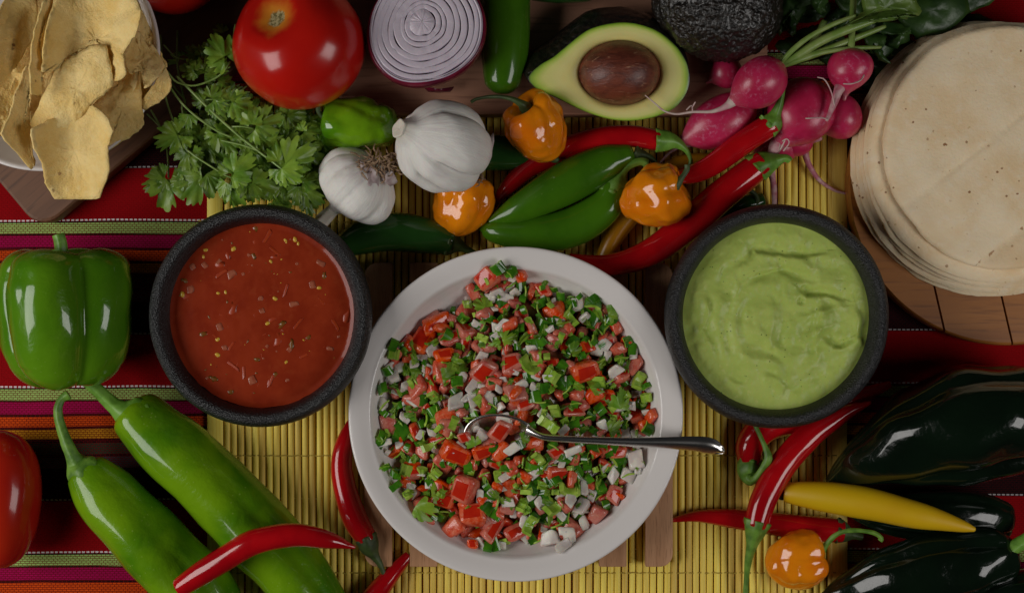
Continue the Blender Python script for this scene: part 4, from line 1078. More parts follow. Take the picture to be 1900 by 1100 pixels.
TW = [(800, 615, 55, 2.6), (850, 660, 50, 1.6), (890, 690, 45, 1.4), (910, 540, 40, 1.5), (870, 970, 70, 3.0), (965, 975, 60, 2.4), (1080, 690, 45, 1.2), (960, 720, 40, 1.2), (850, 850, 60, 1.8), (1150, 670, 50, 1.3), (1000, 610, 35, .8), (1060, 770, 50, 1.0), (860, 905, 45, 1.6), (1120, 945, 40, 1.6), (1050, 905, 50, 1.2), (1190, 790, 30, 1.2), (770, 870, 40, .8), (730, 790, 30, .8)]
GW = [(1050, 575, 60, 1.6), (740, 750, 70, 1.4), (1000, 860, 70, 1.2), (960, 515, 50, 1.2), (1130, 800, 70, 1.6), (760, 900, 55, 1.7), (910, 610, 45, .8), (1090, 850, 60, 1.4), (735, 645, 28, 1.4), (1130, 740, 60, .9), (960, 650, 50, .9), (830, 730, 55, .9), (1120, 575, 40, 1.2)]
OW = [(1040, 1000, 35, 3), (845, 745, 25, 1), (730, 690, 40, .6), (1080, 940, 40, 1), (910, 540, 30, 1), (1180, 720, 50, .6), (1180, 860, 40, .8), (930, 780, 40, .6), (720, 740, 40, .6)]
placed = {}
def fits(x, y, d, key):
    for (a, b, c) in placed.get(key, ()):
        if (a-x)**2+(b-y)**2 < (min(c, d))**2: return False
    placed.setdefault(key, []).append((x, y, d)); return True
rq = random.Random(77)
def rand_tilt(mx): 
    ax = Vector((rq.gauss(0, 1), rq.gauss(0, 1), 0)).normalized(); return Quaternion(ax, rq.uniform(-mx, mx)) @ zrot(rq.uniform(0, 2*PI))
def scatter(meshes, name, count, W_, base, dmin, dz, tilt, sc=(.8, 1.2), rmax=1.0, flip=.0):
    n_, tries = 0, 0
    while n_ < count and tries < 60000:
        tries += 1
        u = rq.uniform(690, 1230); v = rq.uniform(488, 1040)
        rr = 1.05*math.hypot(u-960, v-768)/edge_r(math.atan2(768-v, u-960))
        if ((u-922)/64)**2+((v-796)/32)**2 < 1: continue
        if 975 < u < 1250 and abs(v-(800+ (u-975)*.10 if u < 1100 else v*0+816)) < 9: continue
        if rr > rmax: continue
        if rq.random() > (base+gs(u, v, *W_))/1.6: continue
        p = W(u, v, 42); x, y = p.x-cp.x, p.y-cp.y
        if not fits(x, y, dmin*rq.uniform(.85, 1.1), name): continue
        q = rand_tilt(tilt)
        if rq.random() < flip: q = q @ Quaternion((1, 0, 0), PI)
        s_ = rq.uniform(*sc); inst(rq.choice(meshes), name, pico, Vector((cp.x+x, cp.y+y, heap(x, y)+rq.uniform(*dz))), q, (s_, s_*rq.uniform(.25, .6), s_*2.4) if name == 'cilantro_piece' else s_); n_ += 1
scatter(tomm, 'tomato_piece', 215, TW, .20, .0092, (.0006, .0040), 1.5, (.7, 1.12))
scatter(onim, 'onion_piece', 150, OW, .17, .0066, (.0030, .0076), .9, (.6, 1.15))
scatter(pepm, 'pepper_piece', 278, GW, .20, .0072, (.0045, .0092), .85, (.7, 1.25), flip=.22)
scatter(herm, 'cilantro_piece', 285, GW, .12, .0054, (.0070, .0110), 1.0, (.5, .95), rmax=.98)
scatter(stmm, 'herb_stalk', 60, GW, .2, .010, (.0060, .0100), .5, (.5, .9))
def place(me, nm, u, v, dz, rot, sc=1, tilt=.3):
    p = W(u, v, 58); x, y = p.x-cp.x, p.y-cp.y
    q = Quaternion(Vector((rq.gauss(0, 1), rq.gauss(0, 1), 0)).normalized(), tilt) @ zrot(rot)
    inst(me, nm, pico, Vector((p.x, p.y, heap(x, y)+dz)), q, sc)
for (u, v, rot, sc) in [(957, 727, .1, 1.15), (895, 693, .8, 1.2), (955, 674, .3, 1.2), (1080, 692, .2, 1.25), (838, 790, .2, 1.2), (925, 800, 1, 1.1), (1108, 960, .9, 1.25), (1000, 660, 0, 1.1), (840, 840, -.5, 1.3), (988, 822, -.2, 1.2), (1100, 735, .5, 1.2), (806, 600, .4, 1.2), (780, 640, 1, 1.2), (860, 915, 1.1, 1.3), (840, 985, .7, 1.25), (915, 985, .9, 1.25), (960, 995, .5, 1.2), (870, 960, 0, 1.2), (900, 520, .6, 1.1), (822, 660, .2, 1.25), (765, 880, .2, 1.1), (1145, 920, 1, 1.0), (1205, 790, .4, .9), (1040, 620, 0, .9), (1150, 650, .6, 1)]:
    place(tomm[rq.choice((0, 1, 2, 8, 9, 4, 5, 12, 13, 14, 6))], 'tomato_piece', u, v, .0070, rot, sc*.92, .45)
for (u, v, rot, sc) in [(846, 744, .2, 1.6), (892, 664, 1.1, 1.4), (935, 606, .8, 1.3), (922, 545, .4, 1.3), (1022, 1002, .3, 1.6), (1052, 998, .1, 1.7), (1044, 1012, .5, 1.5), (1078, 945, 1, 1.4), (1060, 925, 1.3, 1.4), (1180, 858, .3, 1.6), (938, 782, .2, 1.3), (725, 700, .5, 1.2), (740, 682, .2, 1.2), (1142, 688, .7, 1.3), (1020, 612, .4, 1.1), (850, 830, .5, 1.1), (1063, 837, .3, 1.2), (1140, 885, .8, 1.3), (1015, 700, .2, 1)]:
    place(rq.choice(onim), 'onion_piece', u, v, .0098, rot, sc*.82, .45)
for (u, v, rot, sc) in [(1175, 652, 1.5, 1.2), (785, 745, 1.5, 1.2), (910, 1016, .3, 1.3), (1010, 560, .5, 1.3), (1060, 565, .2, 1.2), (1100, 555, .6, 1.2), (950, 505, .3, 1.2), (925, 500, .6, 1.1), (730, 640, 1.2, 1.2), (735, 755, .4, 1.0), (735, 880, 1.5, 1.2), (725, 805, .5, 1.2), (1050, 850, .9, 1.2), (1140, 835, 1.2, 1.2), (990, 640, .2, 1.2), (1010, 605, -.4, 1.1), (990, 735, .1, 1.1), (1130, 735, .7, 1.2), (1060, 705, .3, 1), (990, 905, 1, 1.1)]:
    place(rq.choice(pepm), 'pepper_piece', u, v, .0085, rot, sc, .35)
for (u, v, rot, sc) in [(932, 632, .4, 1.3), (1130, 585, .3, 1.4), (1060, 655, .6, 1.2), (820, 700, .2, 1.3), (770, 940, -.6, 1.4), (800, 920, .2, 1.3), (890, 800, .8, 1.2), (1095, 720, .5, 1.2), (900, 570, 2, 1.3), (1150, 760, 1.3, 1.3), (850, 690, 1.6, 1.3), (1130, 800, .4, 1.3), (760, 690, .5, 1.2)]:
    place(rq.choice(herm), 'cilantro_piece', u, v, .0125, rot, (sc, sc*.75, sc*1.4), .4)

# ---------------------------------------------------------------- spoon
def steel():
    n = NT('polished_steel'); v = n.obj(0, (.2, 1, 1))
    return n.done((.72, .70, .67), .27, n.bump(n.noise(v, 300, 3), .03, .0005), Metallic=1.0)
M_st = steel()
spoon = thing('spoon', 'steel table spoon stuck in the salad with its ridged handle over the plate rim', 'spoon', Vector((*W(1080, 815, 60)[:2], .06)))
# handle: stations along it (u, v, z, half width px, half thickness px)
hs_ = [(978, 797, 64, 10, 3.0), (992, 804, 67, 6.5, 3.8), (1012, 811, 69, 6, 4), (1050, 814, 70, 6.5, 4), (1110, 817, 69, 7.5, 3.6), (1180, 820, 67, 9.5, 3.2), (1240, 821, 65.5, 12.5, 3.0), (1290, 823, 64, 15.5, 3.0), (1312, 826, 63.5, 17, 3.0), (1326, 830, 63, 15, 3), (1336, 834, 62.5, 9.5, 2.6), (1343, 838, 62, 2.5, 1.6)]
st = refine([tuple(wv(a))+(rpx(a[3], 65), rpx(a[4], 65)) for a in hs_], 8)
V, F = [], []; m = 20; roll = Quaternion((1, 0, 0), .38)
for i, (x, y, z, hw, ht) in enumerate(st):
    a = st[max(0, i-1)]; b = st[min(len(st)-1, i+1)]; T = (Vector(b[:3])-Vector(a[:3])).normalized()
    sd = Vector((0, 0, 1)).cross(T).normalized(); up = T.cross(sd)
    f = i/(len(st)-1); ro = .36*min(1, f*2.2); sd2 = sd*math.cos(ro)+up*math.sin(ro); up2 = up*math.cos(ro)-sd*math.sin(ro)
    for j in range(m):
        t = 2*PI*j/m; c_, s_ = math.cos(t), math.sin(t)
        c_ = math.copysign(abs(c_)**.8, c_)
        rib = .0010*math.cos(c_*15)*max(0, min(1, (f-.84)*12)) if s_ > 0 else 0
        crown = .55*hw*((1-c_)/.65 if c_ > .35 else (c_+1)/1.35)**1.1 if s_ > 0 else 0
        V.append(Vector((x, y, z))+sd2*(hw*c_)+up2*(ht*s_*.8+crown+rib))
for i in range(len(st)-1):
    for j in range(m): F.append((i*m+j, i*m+(j+1) % m, (i+1)*m+(j+1) % m, (i+1)*m+j))
F.append(tuple(range(m))[::-1]); F.append(tuple((len(st)-1)*m+j for j in range(m)))
F = [f[::-1] for f in F]
mesh('handle', (V, F), M_st, spoon)
# bowl: an egg shaped dish, rim about level, tip to the other end
V, F = [], []; nt, nq = 48, 10
def rim_pt(t):      # t angle
    c_, s_ = math.cos(t), math.sin(t)
    u = 924+62*c_; hw = 33*(1-.18*c_)
    return u, 803-10*c_*0+(-hw*s_)-3*c_
for lay, (th_, dz0) in enumerate(((1.0, 0), (1.0, -.0012))):
    for k in range(nq+1):
        q = 1-k/nq
        for j in range(nt):
            t = 2*PI*j/nt; u, v = rim_pt(t); cu_, cvv = 924, 803
            uu = cu_+(u-cu_)*q; v2 = cvv+(v-cvv)*q
            z = 61+.035*(uu-924)+(-9.5*(1-q*q)) + (4.0 if math.sin(t) > 0 else -9.5)*abs(math.sin(t))*q
            p = W(uu, v2, z); p.z += dz0*(1 if q < .999 else .7); V.append(p)
n1 = (nq+1)*nt
for lay in (0, 1):
    for k in range(nq):
        for j in range(nt):
            a = lay*n1+k*nt; f = (a+j, a+(j+1) % nt, a+nt+(j+1) % nt, a+nt+j); F.append(f if lay == 0 else f[::-1])
for j in range(nt): F.append((j, n1+j, n1+(j+1) % nt, (j+1) % nt))
mesh('spoon_bowl', (V, F), M_st, spoon)
rim_ = [V[j]+Vector((0, 0, -.0006)) for j in range(nt)]
rv, rf = [], []
for j in range(nt):
    T = (rim_[(j+1) % nt]-rim_[j-1]).normalized(); sd = Vector((0, 0, 1)).cross(T).normalized(); up = T.cross(sd)
    for k in range(8): rv.append(rim_[j]+(sd*math.cos(k*PI/4)+up*math.sin(k*PI/4))*.0011)
for j in range(nt):
    for k in range(8): rf.append((j*8+k, j*8+(k+1) % 8, ((j+1) % nt)*8+(k+1) % 8, ((j+1) % nt)*8+k))
mesh('spoon_rim', (rv, [f[::-1] for f in rf]), M_st, spoon)
for (me, nm, u, v, z, rot, sc) in [(tomm[1], 'tomato_piece', 926, 803, 60, .9, .95), (tomm[5], 'tomato_piece', 952, 792, 58, .2, .75), (onim[2], 'onion_piece', 932, 780, 62, .3, 1.05), (onim[4], 'onion_piece', 893, 808, 58, -.5, 1.0), (tomm[8], 'tomato_piece', 908, 824, 58, .4, .8), (tomm[10], 'tomato_piece', 898, 836, 59, .2, .95), (tomm[14], 'tomato_piece', 932, 838, 60, .8, .9), (pepm[5], 'pepper_piece', 962, 826, 62, .4, 1.0), (pepm[2], 'pepper_piece', 915, 834, 63, 1.3, .8), (herm[4], 'cilantro_piece', 880, 828, 63, 2, .8), (onim[7], 'onion_piece', 948, 834, 63, .6, 1.0), (tomm[3], 'tomato_piece', 862, 812, 60, .3, .9), (herm[2], 'cilantro_piece', 968, 815, 63, .3, .7), (onim[5], 'onion_piece', 884, 794, 57, 1.3, .7)]:
    inst(me, nm, pico, W(u, v, z), Quaternion((1, .3, 0), .3) @ zrot(rot), sc)
# ---------------------------------------------------------------- radishes
def radish_mat():
    n = NT('radish_skin'); v = n.obj(); sp = n.sp(); g = n.noise(v, 60, 4); f = n.noise(v, 280, 5, .75); ps = n.noise(v, 45, 3)
    col = n.mix(n.step(g, .35, .7), (.54, .020, .090), (.42, .010, .055))
    col = n.mix(n.math('MULTIPLY', n.math('MULTIPLY', n.step(f, .50, .66), n.step(ps, .40, .62)), .55), col, (.62, .22, .34))
    tail = n.step(n.math('ADD', sp[0], n.math('MULTIPLY', n.math('SUBTRACT', g, .5), .2)), .78, 1.3); col = n.mix(n.math('MULTIPLY', tail, .45), col, (.62, .40, .40))
    crown = n.math('MULTIPLY', n.step(sp[0], .12, .0), n.step(f, .4, .6)); col = n.mix(n.math('MULTIPLY', crown, .8), col, (.35, .16, .08))
    return n.done(col, .36, n.bump(f, .2, .0007), Coat_Weight=.2, Coat_Roughness=.2, Subsurface_Weight=.05, Subsurface_Scale=.003)
M_rad = radish_mat()
M_rt = mat('radish_root', (.58, .36, .36), (.45, .12, .17), sc=150, rough=.55)
M_rtw = mat('pale_radish_root', (.62, .52, .45), (.55, .30, .32), sc=120, rough=.55)
def radish(label, top, bot, R, root=None, wid=1, seed=0, rootm=None, hairs=()):
    zc = (top[2]+bot[2])/2; c = wv(top).lerp(wv(bot), .5); o = thing('radish', label, 'radish', Vector((c.x, c.y, 0)), 'red radishes')
    pr = [(-.02, 0), (-.02, .18), (.0, .30), (.04, .50), (.13, .76), (.28, .95), (.45, 1), (.62, .92), (.78, .70), (.90, .42), (.98, .22), (1.06, .12), (1.14, .08), (1.16, 0)]
    mesh('root_bulb', body([top, bot], pr, rpx(R, zc), m=48, per=5, fn=lambda s_, t: (1+.03*math.cos(2*t+seed), 0), amp=.0016, freq=40, seed=seed), M_rad, o)
    if root: mesh('tap_root', tube(root[0], [rpx(r, root[0][0][2]) for r in root[1]], m=10), rootm or M_rt, o)
    for h in hairs: mesh('root_hair', tube(h, [.0005]*len(h), m=5), M_rtw, o)
    return o
r1 = radish('radish with pale stalks and a long whitish root reaching the avocado half', (1452, 122, 66), (1356, 190, 62), 47, ([(1366, 182, 62), (1350, 196, 62), (1322, 207, 61), (1285, 208, 61), (1255, 212, 60), (1232, 206, 61), (1215, 192, 62), (1198, 178, 64)], [12, 6, 3.4, 2.6, 2.2, 1.8, 1.5, 1]), seed=1, rootm=M_rtw,
            hairs=[[(1285, 207, 61), (1283, 196, 63), (1274, 204, 64)], [(1284, 200, 62), (1290, 190, 64)]])
radish('oval radish lying below the radish with the long whitish root', (1398, 196, 32), (1266, 262, 30), 47, ([(1290, 262, 26), (1262, 272, 20), (1240, 286, 14), (1222, 306, 8)], [10, 4, 3, 2]), seed=2)
radish('small radish deep in shadow behind the avocado half', (1372, 120, 34), (1318, 150, 34), 30, None, seed=3)
radish('largest radish with a thick pink root hanging to the bamboo mat', (1525, 158, 38), (1440, 268, 34), 60, ([(1452, 256, 34), (1438, 274, 34), (1432, 296, 32), (1432, 320, 26), (1436, 350, 16), (1437, 384, 8)], [17, 11, 8, 6, 5.5, 4]), seed=4,
       hairs=[[(1452, 262, 52), (1460, 258, 54), (1464, 266, 52), (1454, 280, 50)], [(1447, 268, 50), (1446, 280, 50), (1456, 262, 54)]])
radish('round radish with a tapering brownish root beside the tortillas', (1581, 90, 62), (1568, 174, 60), 42, ([(1564, 154, 62), (1556, 168, 64), (1549, 188, 64), (1541, 208, 64), (1534, 224, 64)], [13, 9, 7, 5, 3]), seed=5,
       hairs=[[(1548, 196, 66), (1542, 170, 70), (1530, 148, 70), (1518, 144, 70)], [(1535, 222, 66), (1524, 219, 68), (1496, 220, 70)], [(1566, 156, 98), (1580, 156, 100), (1596, 150, 97), (1603, 140, 92)]])
radish('dark red radish in shadow between the largest radish and the tortillas', (1590, 196, 26), (1520, 240, 26), 46, ([(1520, 250, 20), (1498, 262, 18), (1494, 280, 16), (1500, 304, 13), (1520, 334, 9), (1548, 353, 6), (1572, 360, 5)], [12, 8, 6, 5, 4, 3, 2]), seed=6)
radish('radish half buried beneath the red chillies', (1480, 250, 16), (1400, 290, 15), 38, None, seed=7)
radish('small radish low on the bamboo mat under the largest radish', (1500, 240, 20), (1450, 285, 18), 32, None, seed=8)
M_rst = mat('radish_stalk', (.24, .32, .085), (.15, .25, .04), sc=90, rough=.45, bump=.25, bsc=260, bdist=.0008, coat=.1)
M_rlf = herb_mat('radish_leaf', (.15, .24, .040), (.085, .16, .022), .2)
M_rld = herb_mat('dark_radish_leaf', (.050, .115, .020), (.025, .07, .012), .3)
for pts, rd in [([(1450, 120, 66), (1478, 104, 68), (1520, 78, 70), (1570, 56, 72), (1630, 36, 72)], [6, 9, 8.5, 8, 4]),
                ([(1450, 116, 68), (1470, 94, 72), (1500, 70, 75), (1540, 48, 77), (1585, 30, 78)], [4, 5, 4.5, 4.5, 3]),
                ([(1452, 122, 66), (1480, 112, 68), (1530, 94, 66), (1580, 74, 64), (1640, 50, 62)], [5, 7, 6.5, 6, 4]),
                ([(1452, 122, 66), (1490, 108, 68), (1530, 97, 68), (1580, 90, 67), (1632, 88, 60)], [4, 5, 4.5, 4, 3])]:
    mesh('stalk', tube(pts, [rpx(r, 68) for r in rd], m=12), M_rst, r1)
M_rlk = herb_mat('painted_shade_radish_leaf', (.030, .070, .014), (.014, .040, .008), .3)  # leaf green darkened further, shade put into the colour
def blade(ol, z0, seed=0, curl=8, m_=None, parent=None, gu=0, gv=0):
    cu_ = sum(p[0] for p in ol)/len(ol); cv__ = sum(p[1] for p in ol)/len(ol)
    return mesh('leaf_blade', sheet(ol, lambda u, v, r: z0+gu*(u-cu_)+gv*(v-cv__)+curl*(1-r*r), rings=6, thick=.0004, nz=.0045, nf=60, seed=seed, edge=7), m_ or M_rlf, parent)
blade([(1560, 52), (1598, 26), (1602, 2), (1610, -30), (1680, -40), (1700, 0), (1712, 20), (1704, 30), (1680, 26), (1640, 26), (1600, 34)], 74, 1, 6, M_rlf, r1, gv=-.15)
blade([(1570, 48), (1606, 32), (1650, 20), (1672, 14), (1690, 22), (1700, 28), (1672, 36), (1632, 42), (1600, 40), (1585, 50)], 80, 2, 4, M_rlf, r1, gv=.2)
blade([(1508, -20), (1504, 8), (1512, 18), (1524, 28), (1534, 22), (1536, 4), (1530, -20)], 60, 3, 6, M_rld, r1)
lv = thing('radish_greens', 'dark leafy radish tops behind the radishes, some added with shade in their colour', 'greens', Vector((*W(1600, 20, 20)[:2], 0)))
for i, (ol, z) in enumerate([([(1450, -20), (1446, 30), (1442, 66), (1470, 50), (1490, 30), (1504, 4), (1500, -30)], 40),
                             ([(1640, 40), (1630, 62), (1650, 70), (1642, 86), (1664, 92), (1686, 74), (1700, 54), (1720, 52), (1716, 36)], 34),
                             ([(1700, 20), (1740, 10), (1790, 26), (1836, 10), (1860, -20), (1780, -40), (1700, -30)], 26),
                             ([(1600, 60), (1640, 62), (1668, 84), (1640, 110), (1612, 96)], 30),
                             ([(1540, -20), (1560, 20), (1600, 30), (1590, -20)], 42), ([(1620, 80), (1638, 96), (1650, 118), (1630, 112), (1614, 92)], 50),
                             ([(1640, -30), (1660, 30), (1700, 70), (1760, 60), (1800, 20), (1790, -30)], 36), ([(1690, 50), (1720, 90), (1760, 96), (1780, 60), (1740, 40)], 22), ([(1560, 20), (1600, 70), (1660, 60), (1650, 10)], 28),
                             ([(1466, 20), (1462, 50), (1468, 68), (1476, 64), (1480, 40)], 44), ([(1480, 120), (1520, 110), (1570, 80), (1540, 84), (1490, 108)], 30)]):
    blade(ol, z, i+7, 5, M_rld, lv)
for i, (u_, v_, z_, r_) in enumerate([(1475, 90, 26, 34), (1520, 70, 22, 40), (1560, 105, 18, 34), (1500, 20, 30, 40), (1440, 40, 16, 36), (1600, 120, 14, 36), (1650, 130, 12, 40), (1700, 100, 16, 40), (1750, 70, 14, 44), (1800, 50, 12, 40), (1560, 40, 24, 40), (1620, 150, 8, 30)]):  # extra blades added over the lit cloth, their dark green stands in for shadow
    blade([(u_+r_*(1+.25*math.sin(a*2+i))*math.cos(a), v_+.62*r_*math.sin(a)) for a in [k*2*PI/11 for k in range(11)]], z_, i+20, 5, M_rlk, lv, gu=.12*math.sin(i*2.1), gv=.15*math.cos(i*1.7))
for pts in [[(1530, 40, 46), (1520, 60, 44), (1500, 90, 40), (1480, 110, 36)], [(1584, -10, 50), (1582, 30, 60), (1580, 80, 66), (1577, 104, 66)], [(1600, -10, 44), (1570, 40, 40), (1530, 90, 34)], [(1720, 36, 30), (1680, 30, 34), (1640, 26, 40)]]:
    mesh('stalk', tube(pts, [.0024]*len(pts), m=8), M_rst if pts[0][0] in (1584, 1530) else M_rld, lv)

# ---------------------------------------------------------------- tortillas on a round board
def tort_mat(top=False):
    n = NT('top_tortilla' if top else 'tortilla'); v = n.obj(0); g = n.noise(v, 22, 5, .6); f = n.noise(v, 120, 5, .65); mi = n.noise(v, 480, 3)
    oi = n.n('ShaderNodeObjectInfo')
    col = n.mix(n.step(g, .35, .7), (.93, .76, .52), (.84, .62, .36))
    col = n.mix(n.math('MULTIPLY', n.step(f, .48, .72), .45), col, (.92, .80, .62))
    vr = n.voro(v, 130); sel = n.noise(v, 24, 2); jag = n.noise(v, 260, 3)
    spot = n.math('MULTIPLY', n.step(n.math('ADD', vr, n.math('MULTIPLY', n.math('SUBTRACT', jag, .5), .40)), .15, .09), n.step(sel, .47, .53))
    col = n.mix(n.math('MULTIPLY', spot, .85), col, (.24, .085, .02))
    if top:     # toasted specks along the two creases and the nearer rim
        x = n.n('ShaderNodeSeparateXYZ'); n.link(v, x.inputs[0])
        q = n.math('ADD', n.math('MULTIPLY', x.outputs[0], -.62), n.math('MULTIPLY', x.outputs[1], .785))
        q = n.math('ADD', q, n.math('MULTIPLY', n.math('SUBTRACT', n.noise(v, 120, 2), .5), .004))
        for off, thr in ((.012, .66), (-.055, .55)):
            d = n.math('ABSOLUTE', n.math('SUBTRACT', q, off))
            m_ = n.math('MULTIPLY', n.step(d, .0016, .0006), n.step(n.noise(v, 210, 2), thr, thr+.06)); col = n.mix(n.math('MULTIPLY', m_, .8), col, (.30, .12, .03))
        col = n.mix(n.math('MULTIPLY', n.step(q, -.052, -.060), .45), col, (.74, .52, .29))
    fine = n.math('MULTIPLY', n.step(n.noise(v, 300, 2), .68, .74), n.step(n.noise(v, 40, 2), .45, .6)); col = n.mix(n.math('MULTIPLY', fine, .5), col, (.55, .34, .12))
    return n.done(col, .75, n.bump(n.math('ADD', n.math('MULTIPLY', f, 1.0), n.math('MULTIPLY', mi, .35)), .35, .0014), Specular_IOR_Level=.2, Subsurface_Weight=.08, Subsurface_Scale=.003)
M_tor = tort_mat(); M_tort = tort_mat(True)
M_tbr = wood('round_board_wood', (.36, .135, .024), (.24, .080, .014), (.12, .036, .008), axis=0, grain=36, rough=.42, coat=.08)
bc = W(1872, 345, 20); Rb = L(296, 20)
rb = thing('round_board', 'round brown plank board under the tortilla stack', 'board', Vector((bc.x, bc.y, .0006)))
# planks cut from the disc, with a groove between them
dirp = Vector((math.cos(math.radians(103)), math.sin(math.radians(103)), 0))   # along the planks
nrm_ = Vector((-dirp.y, dirp.x, 0)); pw = 2*Rb/5
rotm = Matrix.Rotation(math.radians(103), 3, 'Z')
for k in range(5):
    a, b = -Rb+k*pw, -Rb+(k+1)*pw; g_ = .0008
    a += g_ if k else 0; b -= g_ if k < 4 else 0
    ol = []
    N_ = 26
    for i in range(N_+1):
        t = a+(b-a)*i/N_; ol.append((math.sqrt(max(0, Rb*Rb-t*t)), t))
    for i in range(N_, -1, -1):
        t = a+(b-a)*i/N_; ol.append((-math.sqrt(max(0, Rb*Rb-t*t)), t))
    V, F = [], []; m = len(ol)
    for (z, ins) in ((.0006, .0015), (.004, 0), (.016, 0), (.0185, .0008), (.0195, .0025)):
        for (p, q) in ol:
            l = math.hypot(p, q) or 1; e = Vector((p*(1-ins/l), q*(1-min(ins, .0008)/l), z)); e = rotm @ e; V.append(Vector((bc.x+e.x, bc.y+e.y, z)))
    for i in range(4):
        for j in range(m): F.append((i*m+j, i*m+(j+1) % m, (i+1)*m+(j+1) % m, (i+1)*m+j))
    F.append(tuple(4*m+j for j in range(m))); F.append(tuple(range(m))[::-1])
    F = [f[::-1] for f in F] if False else F
    o = mesh('plank', (V, F), M_tbr, rb, smooth=False)
def tortilla(label, u, v, R, z, seed, top=False):
    c = W(u, v, z); Rm = L(R, z); V, F = [], []; m, nr_ = 150, 26 if top else 14
    def zz(x, y, rho):
        e = .0012*noise.noise(Vector((x*16+seed, y*16, seed)))*(.4+rho)+.0007*noise.noise(Vector((x*45, y*45, seed)))
        if top:
            d = (x*.80+y*-.60); s_ = (x*.60+y*.80)      # two shallow creases across the top one
            for off in (.012, -.055): 
                q = (x*-.62+y*.785)-off; e += -.0017*math.exp(-(q/.0022)**2)*(1+.5*noise.noise(Vector((x*90, y*90, 2))))
        e += .0034*max(0, rho-.72)/.28*noise.noise(Vector((x*26/rho, y*26/rho, seed*2.2)))
        return e
    V.append(Vector((c.x, c.y, c.z+zz(0, 0, .01))))
    for k in range(1, nr_+1):
        rho = k/nr_
        for j in range(m):
            th = 2*PI*j/m; r = Rm*(1+.018*noise.noise(Vector((math.cos(th)*1.8+seed, math.sin(th)*1.8, seed)))+.010*noise.noise(Vector((math.cos(th)*7, math.sin(th)*7, seed)))+.004*noise.noise(Vector((math.cos(th)*26, math.sin(th)*26, seed))))*rho
            x, y = r*math.cos(th), r*math.sin(th); V.append(Vector((c.x+x, c.y+y, c.z+zz(x, y, rho)-(.0009 if k == nr_ else 0))))
    N_ = len(V); V += [Vector((p.x, p.y, p.z-.0024)) for p in V]
    for j in range(m): F.append((0, 1+j, 1+(j+1) % m)); F.append((N_, N_+1+(j+1) % m, N_+1+j))
    for k in range(nr_-1):
        a = 1+k*m
        for j in range(m):
            q = (a+j, a+m+j, a+m+(j+1) % m, a+(j+1) % m); F.append(q); F.append(tuple(i+N_ for i in q[::-1]))
    a = 1+(nr_-1)*m
    for j in range(m): F.append((a+j, a+j+N_, a+(j+1) % m+N_, a+(j+1) % m))
    o = mesh('tortilla', (V, F), M_tort if top else M_tor, origin=c); tag(o, label, 'tortilla', 'stacked tortillas'); return o
for (lb, u, v, R, z) in [('lowest tortilla of the stack, lying on the round board', 1832, 297, 253, 23), ('second lowest tortilla of the stack, just above the one on the board', 1830, 293, 252, 27),
                         ('third tortilla from the round board, slightly askew', 1836, 296, 248, 31), ('middle tortilla of the stack with a wavy rim', 1842, 290, 244, 35),
                         ('third tortilla from the top of the stack', 1846, 287, 244, 39), ('tortilla lying directly under the speckled top one', 1853, 282, 243, 43.5)]:
    tortilla(lb, u, v, R, z, len(lb)*.37)
tortilla('smaller top tortilla with brown specks and two creases', 1868, 273, 227, 48.5, 9.1, True)

# ---------------------------------------------------------------- chip board, chip bowl and chips
M_wal = wood('walnut_board', (.17, .075, .035), (.11, .045, .02), (.035, .013, .006), axis=0, grain=34, rough=.5)
ang = math.radians(40)
def board_corner():
    c = W(74, 430, 20); d1 = Vector((math.cos(ang), math.sin(ang), 0)); d2 = Vector((-math.sin(ang), math.cos(ang), 0))
    sx, sy = .30, .26
    ctr = c+d1*(sx/2)+d2*(sy/2)
    V, F = rbox(Vector((0, 0, 0)), sx, sy, .018, rc=.018, bev=.003, seg=8)
    o = mesh('chip_board', (V, F), M_wal, smooth=False, origin=(0, 0, 0)); o.location = (ctr.x, ctr.y, .0008); o.rotation_euler.z = ang
    tag(o, 'dark brown wooden board with rounded corner under the bowl of tortilla chips', 'board'); return o
board_corner()
cc = W(78, 98, 66); kc = L(1, 66)
def pc_(*a): return [(r*kc, z*.001) for r, z in a]
bw = tag(mesh('chip_bowl', lathe(cc, pc_((0, 20), (120, 20), (128, 22), (170, 38), (205, 58), (217, 65), (220, 67), (217, 68.5), (211, 67), (200, 60), (165, 42), (110, 28), (0, 27)), m=128, per=4), M_por, origin=Vector((cc.x, cc.y, .019))), 'white bowl filled with tortilla chips on the dark board', 'bowl')
def chip_mat():
    n = NT('corn_chip'); v = n.obj(1); g = n.noise(v, 40, 5, .6); f = n.noise(v, 230, 5, .7); m_ = n.noise(v, 650, 3)
    col = n.mix(n.step(g, .3, .7), (.90, .68, .29), (.79, .53, .16))
    col = n.mix(n.math('MULTIPLY', n.step(f, .5, .72), .5), col, (.88, .70, .34))
    vr = n.voro(v, 95); sel = n.noise(v, 45, 2)
    col = n.mix(n.math('MULTIPLY', n.math('MULTIPLY', n.step(n.math('ADD', vr, n.math('MULTIPLY', m_, .2)), .26, .18), n.step(sel, .56, .64)), .85), col, (.20, .06, .012))
    return n.done(col, .6, n.bump(n.math('ADD', f, n.math('MULTIPLY', m_, .4)), .7, .0022), Specular_IOR_Level=.3, Subsurface_Weight=.08, Subsurface_Scale=.003)
M_chip = chip_mat()
